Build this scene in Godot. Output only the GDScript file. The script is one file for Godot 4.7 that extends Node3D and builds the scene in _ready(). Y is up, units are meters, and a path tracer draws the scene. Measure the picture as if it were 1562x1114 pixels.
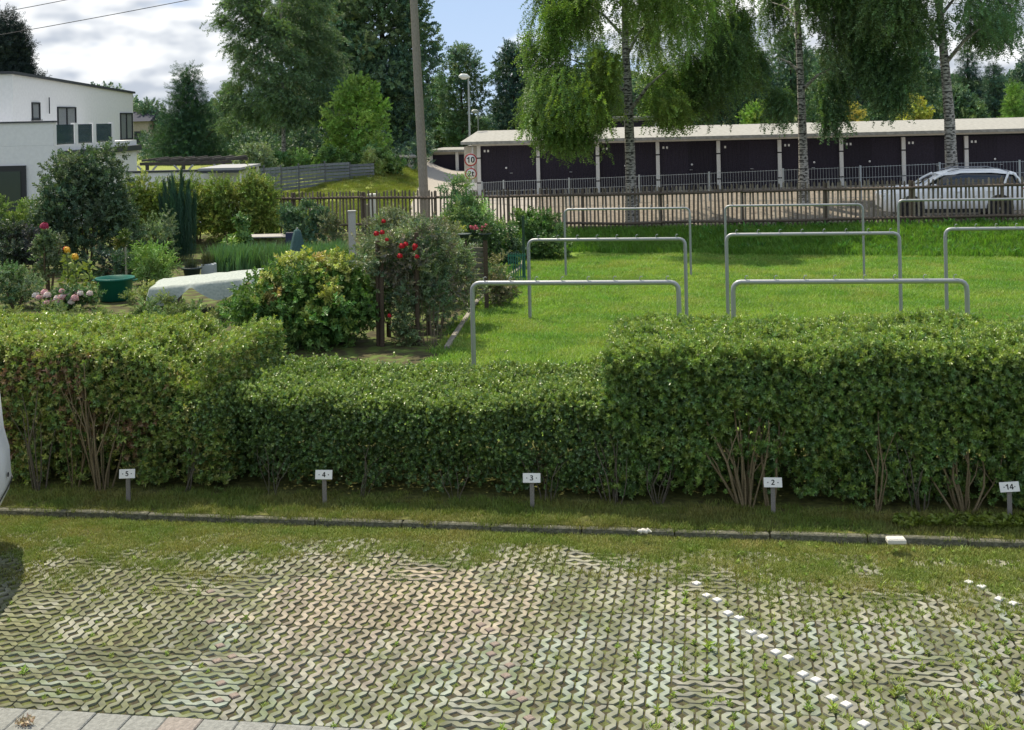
extends Node3D
# A clothes-drying green behind a clipped hedge, with a grass-paver car park, allotment garden, garages and woods.

const F := 1850.0          # focal length in the photograph's pixels
const EYE := 4.56          # metres above the car park
const HY := 175.0          # the photograph's row of the horizon, straight ahead
const ROLL := -0.022
const PHI := 0.157         # the kerb turns by this from the picture plane
const KD := 13.22          # the kerb's distance straight ahead

var rng := RandomNumberGenerator.new()
var noise := FastNoiseLite.new()
var taken := {}
var mats := {}
var KF := Transform3D(Basis(Vector3.UP, -PHI), Vector3(0, 0, -KD))


class MB:
	# collects triangles into one mesh
	var st := SurfaceTool.new()
	func _init():
		st.begin(Mesh.PRIMITIVE_TRIANGLES)
		st.set_smooth_group(-1)
		st.set_color(Color.WHITE)
	func smooth(on: bool):
		st.set_smooth_group(0 if on else -1)
		return self
	func color(c: Color):
		st.set_color(c)
		return self
	func tri(a: Vector3, b: Vector3, c: Vector3):
		st.add_vertex(a); st.add_vertex(b); st.add_vertex(c)
	func quad(a: Vector3, b: Vector3, c: Vector3, d: Vector3):
		tri(a, b, c); tri(a, c, d)
	func box(c: Vector3, s: Vector3, b := Basis()):
		var h := s * 0.5
		for ax in 3:
			for sg in [-1.0, 1.0]:
				var n := Vector3.ZERO; n[ax] = sg * h[ax]
				var u := Vector3.ZERO; u[(ax + 1) % 3] = h[(ax + 1) % 3] * sg
				var v := Vector3.ZERO; v[(ax + 2) % 3] = h[(ax + 2) % 3]
				quad(c + b * (n - u - v), c + b * (n - u + v), c + b * (n + u + v), c + b * (n + u - v))
		return self
	func span(a: Vector3, b: Vector3):
		return box((a + b) * 0.5, (b - a).abs())
	func slab(c: Vector3, s: Vector3, bev: float, b := Basis()):
		# a box with its horizontal edges chamfered
		var h := s * 0.5
		var lv := [[bev, -h.y], [0.0, -h.y + bev], [0.0, h.y - bev], [bev, h.y]]
		var loops := []
		for l in lv:
			var x: float = h.x - l[0]
			var z: float = h.z - l[0]
			loops.append([c + b * Vector3(-x, l[1], -z), c + b * Vector3(x, l[1], -z), c + b * Vector3(x, l[1], z), c + b * Vector3(-x, l[1], z)])
		for i in 3:
			for k in 4:
				quad(loops[i][k], loops[i][(k + 1) % 4], loops[i + 1][(k + 1) % 4], loops[i + 1][k])
		quad(loops[3][0], loops[3][1], loops[3][2], loops[3][3])
		quad(loops[0][3], loops[0][2], loops[0][1], loops[0][0])
		return self
	func tube(p: Array, r: Array, n := 8, capped := true):
		var rings := []
		var side := Vector3.ZERO
		for i in p.size():
			var t: Vector3 = (p[min(i + 1, p.size() - 1)] - p[max(i - 1, 0)]).normalized()
			if side == Vector3.ZERO:
				side = t.cross(Vector3(0.31, 0.2, 0.93) if absf(t.y) > 0.8 else Vector3.UP).normalized()
			side = (side - t * side.dot(t)).normalized()
			var up := t.cross(side)
			var ring := []
			for k in n:
				var a := TAU * k / n
				ring.append(p[i] + (side * cos(a) + up * sin(a)) * r[i])
			rings.append(ring)
		st.set_smooth_group(0)
		for i in p.size() - 1:
			for k in n:
				quad(rings[i][k], rings[i][(k + 1) % n], rings[i + 1][(k + 1) % n], rings[i + 1][k])
		st.set_smooth_group(-1)
		if capped:
			for k in range(1, n - 1):
				tri(rings[0][0], rings[0][k + 1], rings[0][k])
				tri(rings[-1][0], rings[-1][k], rings[-1][k + 1])
		return self
	func lathe(c: Vector3, prof: Array, n := 16, wob := 0.0):
		# prof: [radius, height] from the bottom up
		st.set_smooth_group(0)
		for i in prof.size() - 1:
			for k in n:
				var q := []
				for j in [[i, k], [i + 1, k], [i + 1, k + 1], [i, k + 1]]:
					var a: float = TAU * (j[1] % n) / n
					var rr: float = prof[j[0]][0] * (1.0 + wob * (1.0 if j[1] % 2 == 0 else -1.0))
					q.append(c + Vector3(cos(a) * rr, prof[j[0]][1], sin(a) * rr))
				quad(q[0], q[1], q[2], q[3])
		st.set_smooth_group(-1)
		return self
	func prism(poly: PackedVector2Array, t: Transform3D, depth: float):
		# poly in the local xy plane, pushed along local z from 0 to depth
		var ix := Geometry2D.triangulate_polygon(poly)
		for i in range(0, ix.size(), 3):
			var a := poly[ix[i]]; var b := poly[ix[i + 1]]; var c := poly[ix[i + 2]]
			tri(t * Vector3(a.x, a.y, depth), t * Vector3(c.x, c.y, depth), t * Vector3(b.x, b.y, depth))
			tri(t * Vector3(a.x, a.y, 0), t * Vector3(b.x, b.y, 0), t * Vector3(c.x, c.y, 0))
		for i in poly.size():
			var a := poly[i]; var b := poly[(i + 1) % poly.size()]
			quad(t * Vector3(a.x, a.y, 0), t * Vector3(a.x, a.y, depth), t * Vector3(b.x, b.y, depth), t * Vector3(b.x, b.y, 0))
		return self
	func done() -> ArrayMesh:
		st.generate_normals()
		return st.commit()


class Scatter:
	# the places and tints of many copies of one small mesh
	var buf := PackedFloat32Array()
	var n := 0
	func add(p: Vector3, b: Basis, c: Color):
		buf.append_array(PackedFloat32Array([b.x.x, b.y.x, b.z.x, p.x, b.x.y, b.y.y, b.z.y, p.y, b.x.z, b.y.z, b.z.z, p.z, c.r, c.g, c.b, 1.0]))
		n += 1


# ---------------------------------------------------------------- naming and committing

func numbered(parent: Node, called: String) -> String:
	var key := str(parent.get_instance_id()) + called
	var k: int = taken.get(key, 0)
	taken[key] = k + 1
	return called if k == 0 else "%s_%03d" % [called, k]

func put(node: Node3D, called: String, parent: Node) -> Node3D:
	node.name = numbered(parent, called)
	parent.add_child(node, true)
	return node

func obj(called: String, mesh: Mesh, m: Material, parent: Node = self) -> MeshInstance3D:
	var o := MeshInstance3D.new()
	o.mesh = mesh
	o.material_override = m
	put(o, called, parent)
	return o

func many(called: String, mesh: Mesh, m: Material, s: Scatter, parent: Node = self) -> MultiMeshInstance3D:
	var mm := MultiMesh.new()
	mm.transform_format = MultiMesh.TRANSFORM_3D
	mm.use_colors = true
	mm.mesh = mesh
	mm.instance_count = s.n
	if s.n:
		mm.buffer = s.buf
	var o := MultiMeshInstance3D.new()
	o.multimesh = mm
	o.material_override = m
	put(o, called, parent)
	return o

func tag(o: Node, label := "", category := "", group := "", kind := "") -> Node:
	if label: o.set_meta("label", label)
	if category: o.set_meta("category", category)
	if group: o.set_meta("group", group)
	if kind: o.set_meta("kind", kind)
	return o

func thing(called: String, label: String, category: String, at_: Vector3, group := "", turn := 0.0) -> Node3D:
	var o := Node3D.new()
	put(o, called, self)
	o.position = at_
	o.rotation.y = turn
	tag(o, label, category, group)
	return o

func struct(called: String, mesh: Mesh, m: Material) -> MeshInstance3D:
	var o := obj(called, mesh, m)
	o.set_meta("kind", "structure")
	return o

func dup(o: Node3D, called: String, pos: Vector3, label: String) -> Node3D:
	var c: Node3D = o.duplicate()
	put(c, called, self)
	c.position = pos
	c.set_meta("label", label)
	return c

# ---------------------------------------------------------------- places

func at(px: float, py: float, d: float) -> Vector3:
	var dx := (px - 781.0) / F
	var dy := (HY - py) / F
	return Vector3((dx * cos(ROLL) - dy * sin(ROLL)) * d, EYE + (dx * sin(ROLL) + dy * cos(ROLL)) * d, -d)

func gr(px: float, py: float, y := 0.0) -> Vector3:
	var v := at(px, py, 1.0)
	var d := (EYE - y) / (EYE - v.y)
	return at(px, py, d)

func kp(u: float, y: float, n: float) -> Vector3:
	return KF * Vector3(u, y, -n)

func lerps(x: float, t: Array) -> float:
	# t: [x, value] pairs in order
	if x <= t[0][0]: return t[0][1]
	for i in range(1, t.size()):
		if x <= t[i][0]:
			return lerpf(t[i - 1][1], t[i][1], (x - t[i - 1][0]) / (t[i][0] - t[i - 1][0]))
	return t[-1][1]

func fence_d(x: float) -> float:
	return lerps(x, [[-40.0, 49.0], [-9.3, 44.0], [1.8, 42.5], [7.0, 40.5], [16.0, 38.0], [40.0, 32.0]])

func fence_h(x: float) -> float:
	return lerps(x, [[-40.0, 0.5], [-9.3, 0.41], [1.8, 0.39], [7.0, 0.53], [13.0, 0.66], [16.0, 0.74], [40.0, 0.95]])

func ground(x: float, z: float) -> float:
	var d := -z
	var fd := fence_d(x)
	var fh := fence_h(x)
	var y := fh * smoothstep(fd - 2.6, fd, d)
	var lot := lerpf(fh, 0.7 + 0.012 * maxf(x, 0.0), smoothstep(fd + 4.0, fd + 13.0, d))
	if x > 1.0:
		lot += 0.3 * smoothstep(fd + 4.8, fd + 6.6, d) * (1.0 - smoothstep(fd + 8.0, fd + 13.0, d)) * smoothstep(1.0, 8.0, x)
	if d > fd: y = lot
	y += 1.25 * smoothstep(-3.6, -8.0, x) * smoothstep(53.0, 67.0, d)
	y += 2.6 * smoothstep(91.0, 108.0, d) * smoothstep(-4.0, 3.0, x)
	return y

func gpt(x: float, z: float, up := 0.0) -> Vector3:
	return Vector3(x, ground(x, z) + up, z)

# ---------------------------------------------------------------- materials

func lin(r: float, g: float, b: float) -> Color:
	return Color(r, g, b).linear_to_srgb()

func mat(r: float, g: float, b: float, rough := 0.8, metal := 0.0, spec := 0.4) -> StandardMaterial3D:
	var m := StandardMaterial3D.new()
	m.albedo_color = lin(r, g, b)
	m.roughness = rough
	m.metallic = metal
	m.metallic_specular = spec
	return m

func leaf_mat(back := 0.7, rough := 0.5, spec := 0.45) -> StandardMaterial3D:
	var m := StandardMaterial3D.new()
	m.vertex_color_use_as_albedo = true
	m.roughness = rough
	m.metallic_specular = spec
	m.backlight_enabled = true
	m.backlight = Color(back * 0.95, back, back * 0.62)
	return m

func ramp_tex(freq: float, cols: Array, size := 512, seed_ := 1, oct := 5) -> NoiseTexture2D:
	# cols: [offset, r, g, b] in linear light
	var n := FastNoiseLite.new()
	n.seed = seed_
	n.frequency = freq
	n.fractal_octaves = oct
	var g := Gradient.new()
	g.offsets = PackedFloat32Array(cols.map(func(c): return c[0]))
	g.colors = PackedColorArray(cols.map(func(c): return lin(c[1], c[2], c[3])))
	var t := NoiseTexture2D.new()
	t.width = size
	t.height = size
	t.seamless = true
	t.noise = n
	t.color_ramp = g
	return t

func bump_tex(freq: float, seed_ := 5, oct := 4) -> NoiseTexture2D:
	seed_ = seed_ % 3
	var key := "bump%s_%s" % [freq, seed_]
	if mats.has(key): return mats[key]
	var n := FastNoiseLite.new()
	n.seed = seed_
	n.frequency = freq
	n.fractal_octaves = oct
	var t := NoiseTexture2D.new()
	mats[key] = t
	t.width = 512
	t.height = 512
	t.seamless = true
	t.noise = n
	return t

func textured(cols: Array, metres: float, freq := 0.02, rough := 0.85, bump := 0.0, seed_ := 1) -> StandardMaterial3D:
	# mottled surface: one tile of noise covers that many metres of the world
	var m := StandardMaterial3D.new()
	if cols.size() == 2:
		# two tones share one neutral mottle under the lighter tone's colour
		var hi = cols[1]
		var ratio := clampf(snappedf((cols[0][1] + cols[0][2] + cols[0][3]) / (hi[1] + hi[2] + hi[3]), 0.15), 0.3, 0.9)
		var key := "mottle%s_%s" % [ratio, freq]
		if not mats.has(key): mats[key] = ramp_tex(freq, [[0.0, ratio, ratio, ratio], [1.0, 1.0, 1.0, 1.0]], 512, 3)
		m.albedo_texture = mats[key]
		m.albedo_color = lin(hi[1], hi[2], hi[3])
		m.uv1_offset = Vector3(seed_ * 0.37, seed_ * 0.61, seed_ * 0.13)
	else:
		m.albedo_texture = ramp_tex(freq, cols, 512, seed_)
	m.uv1_triplanar = true
	m.uv1_world_triplanar = true
	m.uv1_scale = Vector3.ONE / metres
	m.roughness = rough
	m.metallic_specular = 0.35
	if bump > 0.0:
		m.heightmap_enabled = true
		m.heightmap_texture = bump_tex(0.06, seed_ + 3)
		m.heightmap_scale = bump
	return m

# ---------------------------------------------------------------- plants

func sprig(n: int, length: float, ll: float, lw: float, ang: float, seed_: int, droop := 0.0, fine := false, vary := 0.3) -> ArrayMesh:
	# a twig of n leaves along local y
	var r := RandomNumberGenerator.new()
	r.seed = seed_
	var m := MB.new()
	for i in n:
		var t := (i + 0.5) / n
		var az := i * 2.4 + r.randf_range(-0.5, 0.5)
		var an := ang * r.randf_range(0.7, 1.25) * lerpf(1.1, 0.75, t)
		var dir := Vector3(cos(az) * sin(an), cos(an) - droop, sin(az) * sin(an)).normalized()
		var base := Vector3(r.randf_range(-0.1, 0.1) * ll, t * length, r.randf_range(-0.1, 0.1) * ll)
		var side := dir.cross(Vector3.UP).normalized()
		if side.length() < 0.5: side = Vector3.RIGHT
		side = side.rotated(dir, r.randf_range(-0.7, 0.7))
		var up := side.cross(dir)
		var l := ll * r.randf_range(0.75, 1.15)
		var w := lw * r.randf_range(0.8, 1.15) * 0.5
		var v := r.randf_range(1.0 - vary, 1.0 + vary)
		m.color(Color(v * r.randf_range(0.9, 1.12), v, v * r.randf_range(0.75, 1.2)))
		var tip := base + dir * l - up * l * 0.12
		if fine:
			var a := base + dir * l * 0.3 + side * w * 0.85 + up * w * 0.3
			var b := base + dir * l * 0.65 + side * w * 0.85 + up * w * 0.2
			var c := base + dir * l * 0.65 - side * w * 0.85 + up * w * 0.2
			var d := base + dir * l * 0.3 - side * w * 0.85 + up * w * 0.3
			m.tri(base, a, b); m.tri(base, b, tip); m.tri(base, tip, c); m.tri(base, c, d)
		else:
			var a := base + dir * l * 0.45 + side * w + up * w * 0.3
			var b := base + dir * l * 0.45 - side * w + up * w * 0.3
			m.tri(base, a, tip); m.tri(base, tip, b)
	return m.done()

func blades(n: int, area: float, h: float, w: float, lean: float, seed_: int) -> ArrayMesh:
	# a patch of grass blades standing on local y = 0
	var r := RandomNumberGenerator.new()
	r.seed = seed_
	var m := MB.new()
	for i in n:
		var b := Vector3(r.randf_range(-area, area), -0.01, r.randf_range(-area, area))
		var az := r.randf() * TAU
		var l := h * r.randf_range(0.55, 1.25)
		var out := Vector3(cos(az), 0, sin(az)) * l * lean * r.randf_range(0.2, 1.2)
		var s := Vector3(-sin(az), 0, cos(az)).rotated(Vector3.UP, r.randf_range(-0.9, 0.9)) * w * 0.5
		var v := r.randf_range(0.7, 1.3)
		m.color(Color(v * r.randf_range(0.85, 1.2), v, v * r.randf_range(0.7, 1.2)))
		var mid := b + Vector3.UP * l * 0.6 + out * 0.35
		var tip := b + Vector3.UP * l + out
		m.tri(b - s, mid - s * 0.8, b + s); m.tri(b + s, mid - s * 0.8, mid + s * 0.8); m.tri(mid - s * 0.8, tip, mid + s * 0.8)
	return m.done()

func aim(dir: Vector3, spin: float, sc: float) -> Basis:
	var d := dir.normalized()
	var x := d.cross(Vector3(0.2, 0.1, 0.97) if absf(d.y) > 0.9 else Vector3.UP).normalized()
	var z := x.cross(d)
	return Basis(x * cos(spin) + z * sin(spin), d, z * cos(spin) - x * sin(spin)) * sc

func rv() -> Vector3:
	var y := rng.randf_range(-1.0, 1.0)
	var a := rng.randf() * TAU
	var s := sqrt(1.0 - y * y)
	return Vector3(cos(a) * s, y, sin(a) * s)

func tinted(c: Color, v: float) -> Color:
	var k := rng.randf_range(1.0 - v, 1.0 + v)
	return Color(c.r * k * rng.randf_range(0.92, 1.1), c.g * k, c.b * k * rng.randf_range(0.85, 1.15))

func green(c: Color) -> Color:
	# a leaf's base colour from the darker tone noted for its sort
	return Color(c.r * 2.05, c.g * 2.2, c.b * 2.8)

func clump(s: Scatter, c: Vector3, r: Vector3, n: int, col: Color, sc: float, lift := 0.4, vary := 0.25):
	# leafy twigs through the outer part of an ellipsoid, growing outwards
	for i in n:
		var v := rv()
		var f := pow(rng.randf(), 0.4)
		s.add(c + v * r * f, aim(v + Vector3(0, lift, 0) + rv() * 0.7, rng.randf() * TAU, sc * rng.randf_range(0.7, 1.25)), tinted(col, vary))

func shrub_on(parent: Node3D, mesh: Mesh, m: Material, lumps: Array, cols: Array, density: float, sc: float, called := "foliage", lift := 0.4) -> MultiMeshInstance3D:
	# lumps: [centre, radii] in the parent's axes
	var s := Scatter.new()
	for l in lumps:
		var r: Vector3 = l[1]
		var n := int(density * 10.0 * (r.x * r.y + r.y * r.z + r.x * r.z))
		var k := maxi(1, n / 24)
		for j in k:
			var v := rv()
			var col: Color = cols[rng.randi() % cols.size()]
			clump(s, l[0] + v * r * rng.randf_range(0.45, 0.88), r * rng.randf_range(0.25, 0.42), 24, tinted(col, 0.15), sc, lift)
	return tag(many(called, mesh, m, s, parent), "", "", "", "stuff")

# ---------------------------------------------------------------- sky

func sky_at(dir: Vector3) -> Color:
	var p := Vector3(dir.x, dir.y * 3.2, dir.z) * 19.0
	var a := noise.get_noise_3dv(p)
	var b := noise.get_noise_3dv(p + Vector3(-0.16, 0.42, 0.0))
	var wide := noise.get_noise_3dv(p * 0.22 + Vector3(31, 7, 3))
	var thick := smoothstep(-0.14, 0.08, a * 0.8 + wide * 1.1 + 0.10)
	var lit := clampf(0.52 + (a - b) * 2.6 - a * 0.4 - wide * 0.5, 0.0, 1.0)
	var blue := Color(0.22, 0.33, 0.52).lerp(Color(0.38, 0.48, 0.62), pow(1.0 - clampf(dir.y, 0, 1), 6.0))
	var cloud := Color(0.34, 0.375, 0.43).lerp(Color(0.74, 0.745, 0.74), lit)
	var c := blue.lerp(cloud, thick)
	return Color(c.r, c.g, c.b) * 0.66

func make_sky() -> PanoramaSkyMaterial:
	var w := 3072
	var h := 1536
	noise.seed = 277
	noise.frequency = 0.25
	noise.fractal_octaves = 6
	noise.fractal_gain = 0.55
	var low := Image.create(384, 192, false, Image.FORMAT_RGBF)
	var under := Color(0.10, 0.12, 0.07)
	var row := func(img: Image, y: int, ww: int, hh: int):
		var el := (0.5 - (y + 0.5) / hh) * PI
		for x in ww:
			var az := (x + 0.5) / ww * TAU
			img.set_pixel(x, y, under if el < 0.0 else sky_at(Vector3(sin(az) * cos(el), sin(el), -cos(az) * cos(el))))
	for y in 192: row.call(low, y, 384, 192)
	low.resize(w, h, Image.INTERPOLATE_BILINEAR)
	for y in range(h / 2 - 130, h / 2 + 4): row.call(low, y, w, h)
	var m := PanoramaSkyMaterial.new()
	m.panorama = ImageTexture.create_from_image(low)
	m.filter = true
	return m

func light_and_lens():
	var cam := Camera3D.new()
	cam.projection = Camera3D.PROJECTION_FRUSTUM
	cam.near = 0.1
	cam.far = 900.0
	cam.size = 0.1 * 1114.0 / F
	cam.frustum_offset = Vector2(0, -0.1 * (557.0 - HY) / F)
	cam.position = Vector3(0, EYE, 0)
	cam.rotation = Vector3(0, 0, ROLL)
	cam.current = true
	cam.name = "camera"
	add_child(cam)
	var e := Environment.new()
	e.background_mode = Environment.BG_SKY
	var sky := Sky.new()
	sky.sky_material = make_sky()
	e.sky = sky
	e.background_energy_multiplier = 0.86
	e.tonemap_mode = Environment.TONE_MAPPER_LINEAR
	e.tonemap_exposure = 2.95
	e.sdfgi_enabled = true
	e.ssao_enabled = true
	e.ssil_enabled = true
	var we := WorldEnvironment.new()
	we.environment = e
	we.name = "environment"
	add_child(we)
	var sun := DirectionalLight3D.new()
	sun.light_energy = 0.72
	sun.light_color = Color(1.0, 0.95, 0.86)
	sun.light_angular_distance = 0.6
	sun.shadow_enabled = true
	sun.name = "sun"
	add_child(sun)
	sun.look_at_from_position(Vector3(-0.42, 1.30, -0.60), Vector3.ZERO)

# ---------------------------------------------------------------- ground

func patch(called: String, corner: Callable, n: int, m: int, material: Material, lift := 0.0) -> MeshInstance3D:
	# corner(s, t) -> Vector2(x, z) over the unit square; its height is the ground's
	var st := SurfaceTool.new()
	st.begin(Mesh.PRIMITIVE_TRIANGLES)
	for j in m + 1:
		for i in n + 1:
			var q: Vector2 = corner.call(float(i) / n, float(j) / m)
			st.add_vertex(Vector3(q.x, ground(q.x, q.y) + lift, q.y))
	for j in m:
		for i in n:
			var a := j * (n + 1) + i
			for k in [a, a + n + 2, a + 1, a, a + n + 1, a + n + 2]: st.add_index(k)
	st.generate_normals()
	return struct(called, st.commit(), material)

func k2(u: float, n: float) -> Vector2:
	var v := kp(u, 0, n)
	return Vector2(v.x, v.z)

func border_x(d: float) -> float:
	# the edge between the garden and the drying green, at that distance
	return lerps(d, [[15.0, -1.9], [24.0, -1.35], [30.0, -0.9], [36.0, 0.2], [46.0, 0.6]])

func make_grounds():
	var base := textured([[0.0, 0.05, 0.07, 0.02], [0.5, 0.09, 0.12, 0.03], [1.0, 0.15, 0.17, 0.06]], 9.0, 0.02, 0.95)
	# one sheet to the horizon, finer near the place
	patch("ground", func(s, t): return Vector2((s - 0.5) * 2.0 * lerpf(60.0, 420.0, t * t), 14.0 - 560.0 * t * t), 70, 110, base, -0.22)
	# car park bed, under the pavers and showing in their cells
	var bed := textured([[0.0, 0.03, 0.026, 0.018], [0.45, 0.065, 0.058, 0.032], [0.6, 0.085, 0.10, 0.03], [1.0, 0.13, 0.14, 0.055]], 2.2, 0.03, 0.95, 1.0, 11)
	patch("car_park_bed", func(s, t): return k2(lerpf(-15, 15, s), lerpf(-4.3, 0.02, t)), 30, 8, bed, -0.015)
	var asphalt := textured([[0.0, 0.035, 0.035, 0.036], [1.0, 0.075, 0.075, 0.075]], 1.5, 0.05, 0.9, 0.4, 12)
	patch("road", func(s, t): return k2(lerpf(-30, 30, s), lerpf(-13.0, -4.6, t)), 12, 6, asphalt, -0.012)
	var verge := textured([[0.0, 0.05, 0.045, 0.02], [0.45, 0.09, 0.10, 0.025], [1.0, 0.16, 0.15, 0.05]], 2.0, 0.03, 0.95, 0.8, 13)
	patch("verge", func(s, t): return k2(lerpf(-15, 15, s), lerpf(0.085, 3.4, t)), 40, 8, verge, 0.075)
	var lawn := textured([[0.0, 0.10, 0.175, 0.025], [0.5, 0.15, 0.24, 0.032], [1.0, 0.21, 0.29, 0.05]], 5.0, 0.03, 0.95, 0.0, 14)
	patch("lawn", func(s, t):
		var x0 := border_x(lerpf(16.4, 38.0, t))
		var x := lerpf(x0, 26.0, s)
		var zn := KF * Vector3(x, 0, -3.4)
		return Vector2(x, lerpf(zn.z, -(fence_d(x) - 2.4), t)), 60, 50, lawn, 0.0)
	patch("grass_bank", func(s, t):
		var x := lerpf(0.2, 26.0, s)
		return Vector2(x, -(fence_d(x) - 2.4 + 2.6 * t)), 50, 10, textured([[0.0, 0.09, 0.17, 0.03], [1.0, 0.17, 0.27, 0.055]], 3.0, 0.03, 0.95, 0.0, 15))
	var soil := textured([[0.0, 0.035, 0.028, 0.018], [0.5, 0.075, 0.075, 0.028], [0.62, 0.08, 0.12, 0.025], [1.0, 0.13, 0.15, 0.05]], 6.0, 0.025, 0.95, 1.5, 16)
	patch("garden_ground", func(s, t):
		var x1 := border_x(lerpf(16.4, 45.0, t))
		var x := lerpf(-34.0, x1, s)
		var zn := KF * Vector3(x, 0, -3.4)
		return Vector2(x, lerpf(zn.z, -(fence_d(x) + 1.0), t)), 70, 50, soil, 0.004)
	var dirt := textured([[0.0, 0.09, 0.075, 0.055], [0.5, 0.18, 0.155, 0.125], [1.0, 0.27, 0.245, 0.205]], 4.0, 0.03, 0.95, 1.0, 17)
	patch("garage_yard", func(s, t):
		var x := lerpf(1.0, 40.0, s)
		return Vector2(x, -lerpf(fence_d(x) + 0.2, 66.0, t)), 50, 40, dirt, 0.0)
	var gravel := textured([[0.0, 0.24, 0.22, 0.19], [1.0, 0.40, 0.37, 0.33]], 3.0, 0.05, 0.95, 0.5, 18)
	patch("gravel_drive", func(s, t):
		var d := lerpf(43.4, 90.0, t)
		return Vector2(lerpf(lerps(d, [[43, -4.6], [50, -4.4], [62, -4.9], [74, -5.4], [90, -6.4]]), 1.0, s), -d), 16, 40, gravel, 0.02)
	var slope := textured([[0.0, 0.14, 0.18, 0.04], [0.55, 0.22, 0.26, 0.06], [1.0, 0.30, 0.29, 0.10]], 5.0, 0.03, 0.95, 0.8, 19)
	patch("grass_slope", func(s, t):
		var d := lerpf(44.6, 92.0, t)
		return Vector2(lerpf(-40.0, lerps(d, [[43, -4.4], [50, -4.2], [62, -4.8], [74, -5.3], [90, -6.3]]), s), -d), 50, 50, slope, 0.006)

# ---------------------------------------------------------------- car park

func paver_strip(odd: bool) -> ArrayMesh:
	# a wavy concrete block: one strip between two rows of cells
	var w := 0.095
	var p := 0.19
	var g := 0.004
	var left := []
	var right := []
	for i in 4:
		if i > 0: left.append(Vector2(g, i * p - 0.052))
		left.append(Vector2(0.049, i * p))
		if i < 3:
			left.append(Vector2(g, i * p + 0.052))
			right.append_array([Vector2(w - g, (i + 0.5) * p - 0.052), Vector2(w - 0.049, (i + 0.5) * p), Vector2(w - g, (i + 0.5) * p + 0.052)])
	right.push_front(Vector2(w - g, g))
	right.append(Vector2(w - g, 3 * p - g))
	left[0].y = g
	left[-1].y = 3 * p - g
	right.reverse()
	var poly := PackedVector2Array(left + right)
	if odd:
		for i in poly.size(): poly[i].x = w - poly[i].x
		poly.reverse()
	var m := MB.new()
	var n := poly.size()
	var top := PackedVector2Array()
	for i in n:
		var e1 := (poly[i] - poly[(i + n - 1) % n]).normalized().orthogonal()
		var e2 := (poly[(i + 1) % n] - poly[i]).normalized().orthogonal()
		top.append(poly[i] + (e1 + e2).normalized() * 0.006)
	var bad := Geometry2D.is_polygon_clockwise(top)
	var ix := Geometry2D.triangulate_polygon(top)
	for i in range(0, ix.size(), 3):
		var q := [top[ix[i]], top[ix[i + 1]], top[ix[i + 2]]]
		if (q[1] - q[0]).cross(q[2] - q[0]) < 0: q.reverse()
		m.tri(Vector3(q[0].x, 0, q[0].y), Vector3(q[1].x, 0, q[1].y), Vector3(q[2].x, 0, q[2].y))
	for i in n:
		var a := poly[i]; var b := poly[(i + 1) % n]; var ta := top[i]; var tb := top[(i + 1) % n]
		m.quad(Vector3(ta.x, 0, ta.y), Vector3(a.x, -0.028, a.y), Vector3(b.x, -0.028, b.y), Vector3(tb.x, 0, tb.y))
	return m.done()

func stone_image() -> ImageTexture:
	# concrete with moss, in true base colours, for a 16 m square of the car park
	var n := FastNoiseLite.new()
	n.seed = 5
	n.frequency = 1.5
	n.fractal_octaves = 6
	var n2 := FastNoiseLite.new()
	n2.seed = 8
	n2.frequency = 9.0
	n2.fractal_octaves = 3
	var img := Image.create(1024, 1024, false, Image.FORMAT_RGB8)
	for y in 1024:
		for x in 1024:
			var px := (x + 0.5) / 64.0
			var py := (y + 0.5) / 64.0
			var a := n.get_noise_2d(px, py)
			var f := n2.get_noise_2d(px, py)
			var wx := fposmod(px + 8.0, 16.0) - 8.0
			var wz := fposmod(py + 8.0, 16.0) - 8.0 + 16.0 * 0.0
			# the worn, mossless patch of warm concrete near the second and third bays
			var q := Vector2((wx + 1.25) / 1.25, (wz - 4.75) / 1.3)
			var worn := smoothstep(1.25, 0.7, q.length() + a * 0.7)
			var mossy := 0.30 * smoothstep(-1.6, -3.4, wx) + 0.16 * smoothstep(2.0, 4.0, wx)
			var moss := clampf(smoothstep(-0.25, 0.45, a + f * 0.4 + mossy) - worn * 0.85, 0.0, 1.0)
			var stone := Color(0.238, 0.242, 0.206).lerp(Color(0.250, 0.224, 0.186), worn)
			var c := stone.lerp(Color(0.105, 0.115, 0.055), moss * 0.8)
			c = Color(c.r * (1.0 + f * 0.5), c.g * (1.0 + f * 0.5), c.b * (1.0 + f * 0.46))
			img.set_pixel(x, y, c.linear_to_srgb())
	img.generate_mipmaps()
	return ImageTexture.create_from_image(img)

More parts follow.
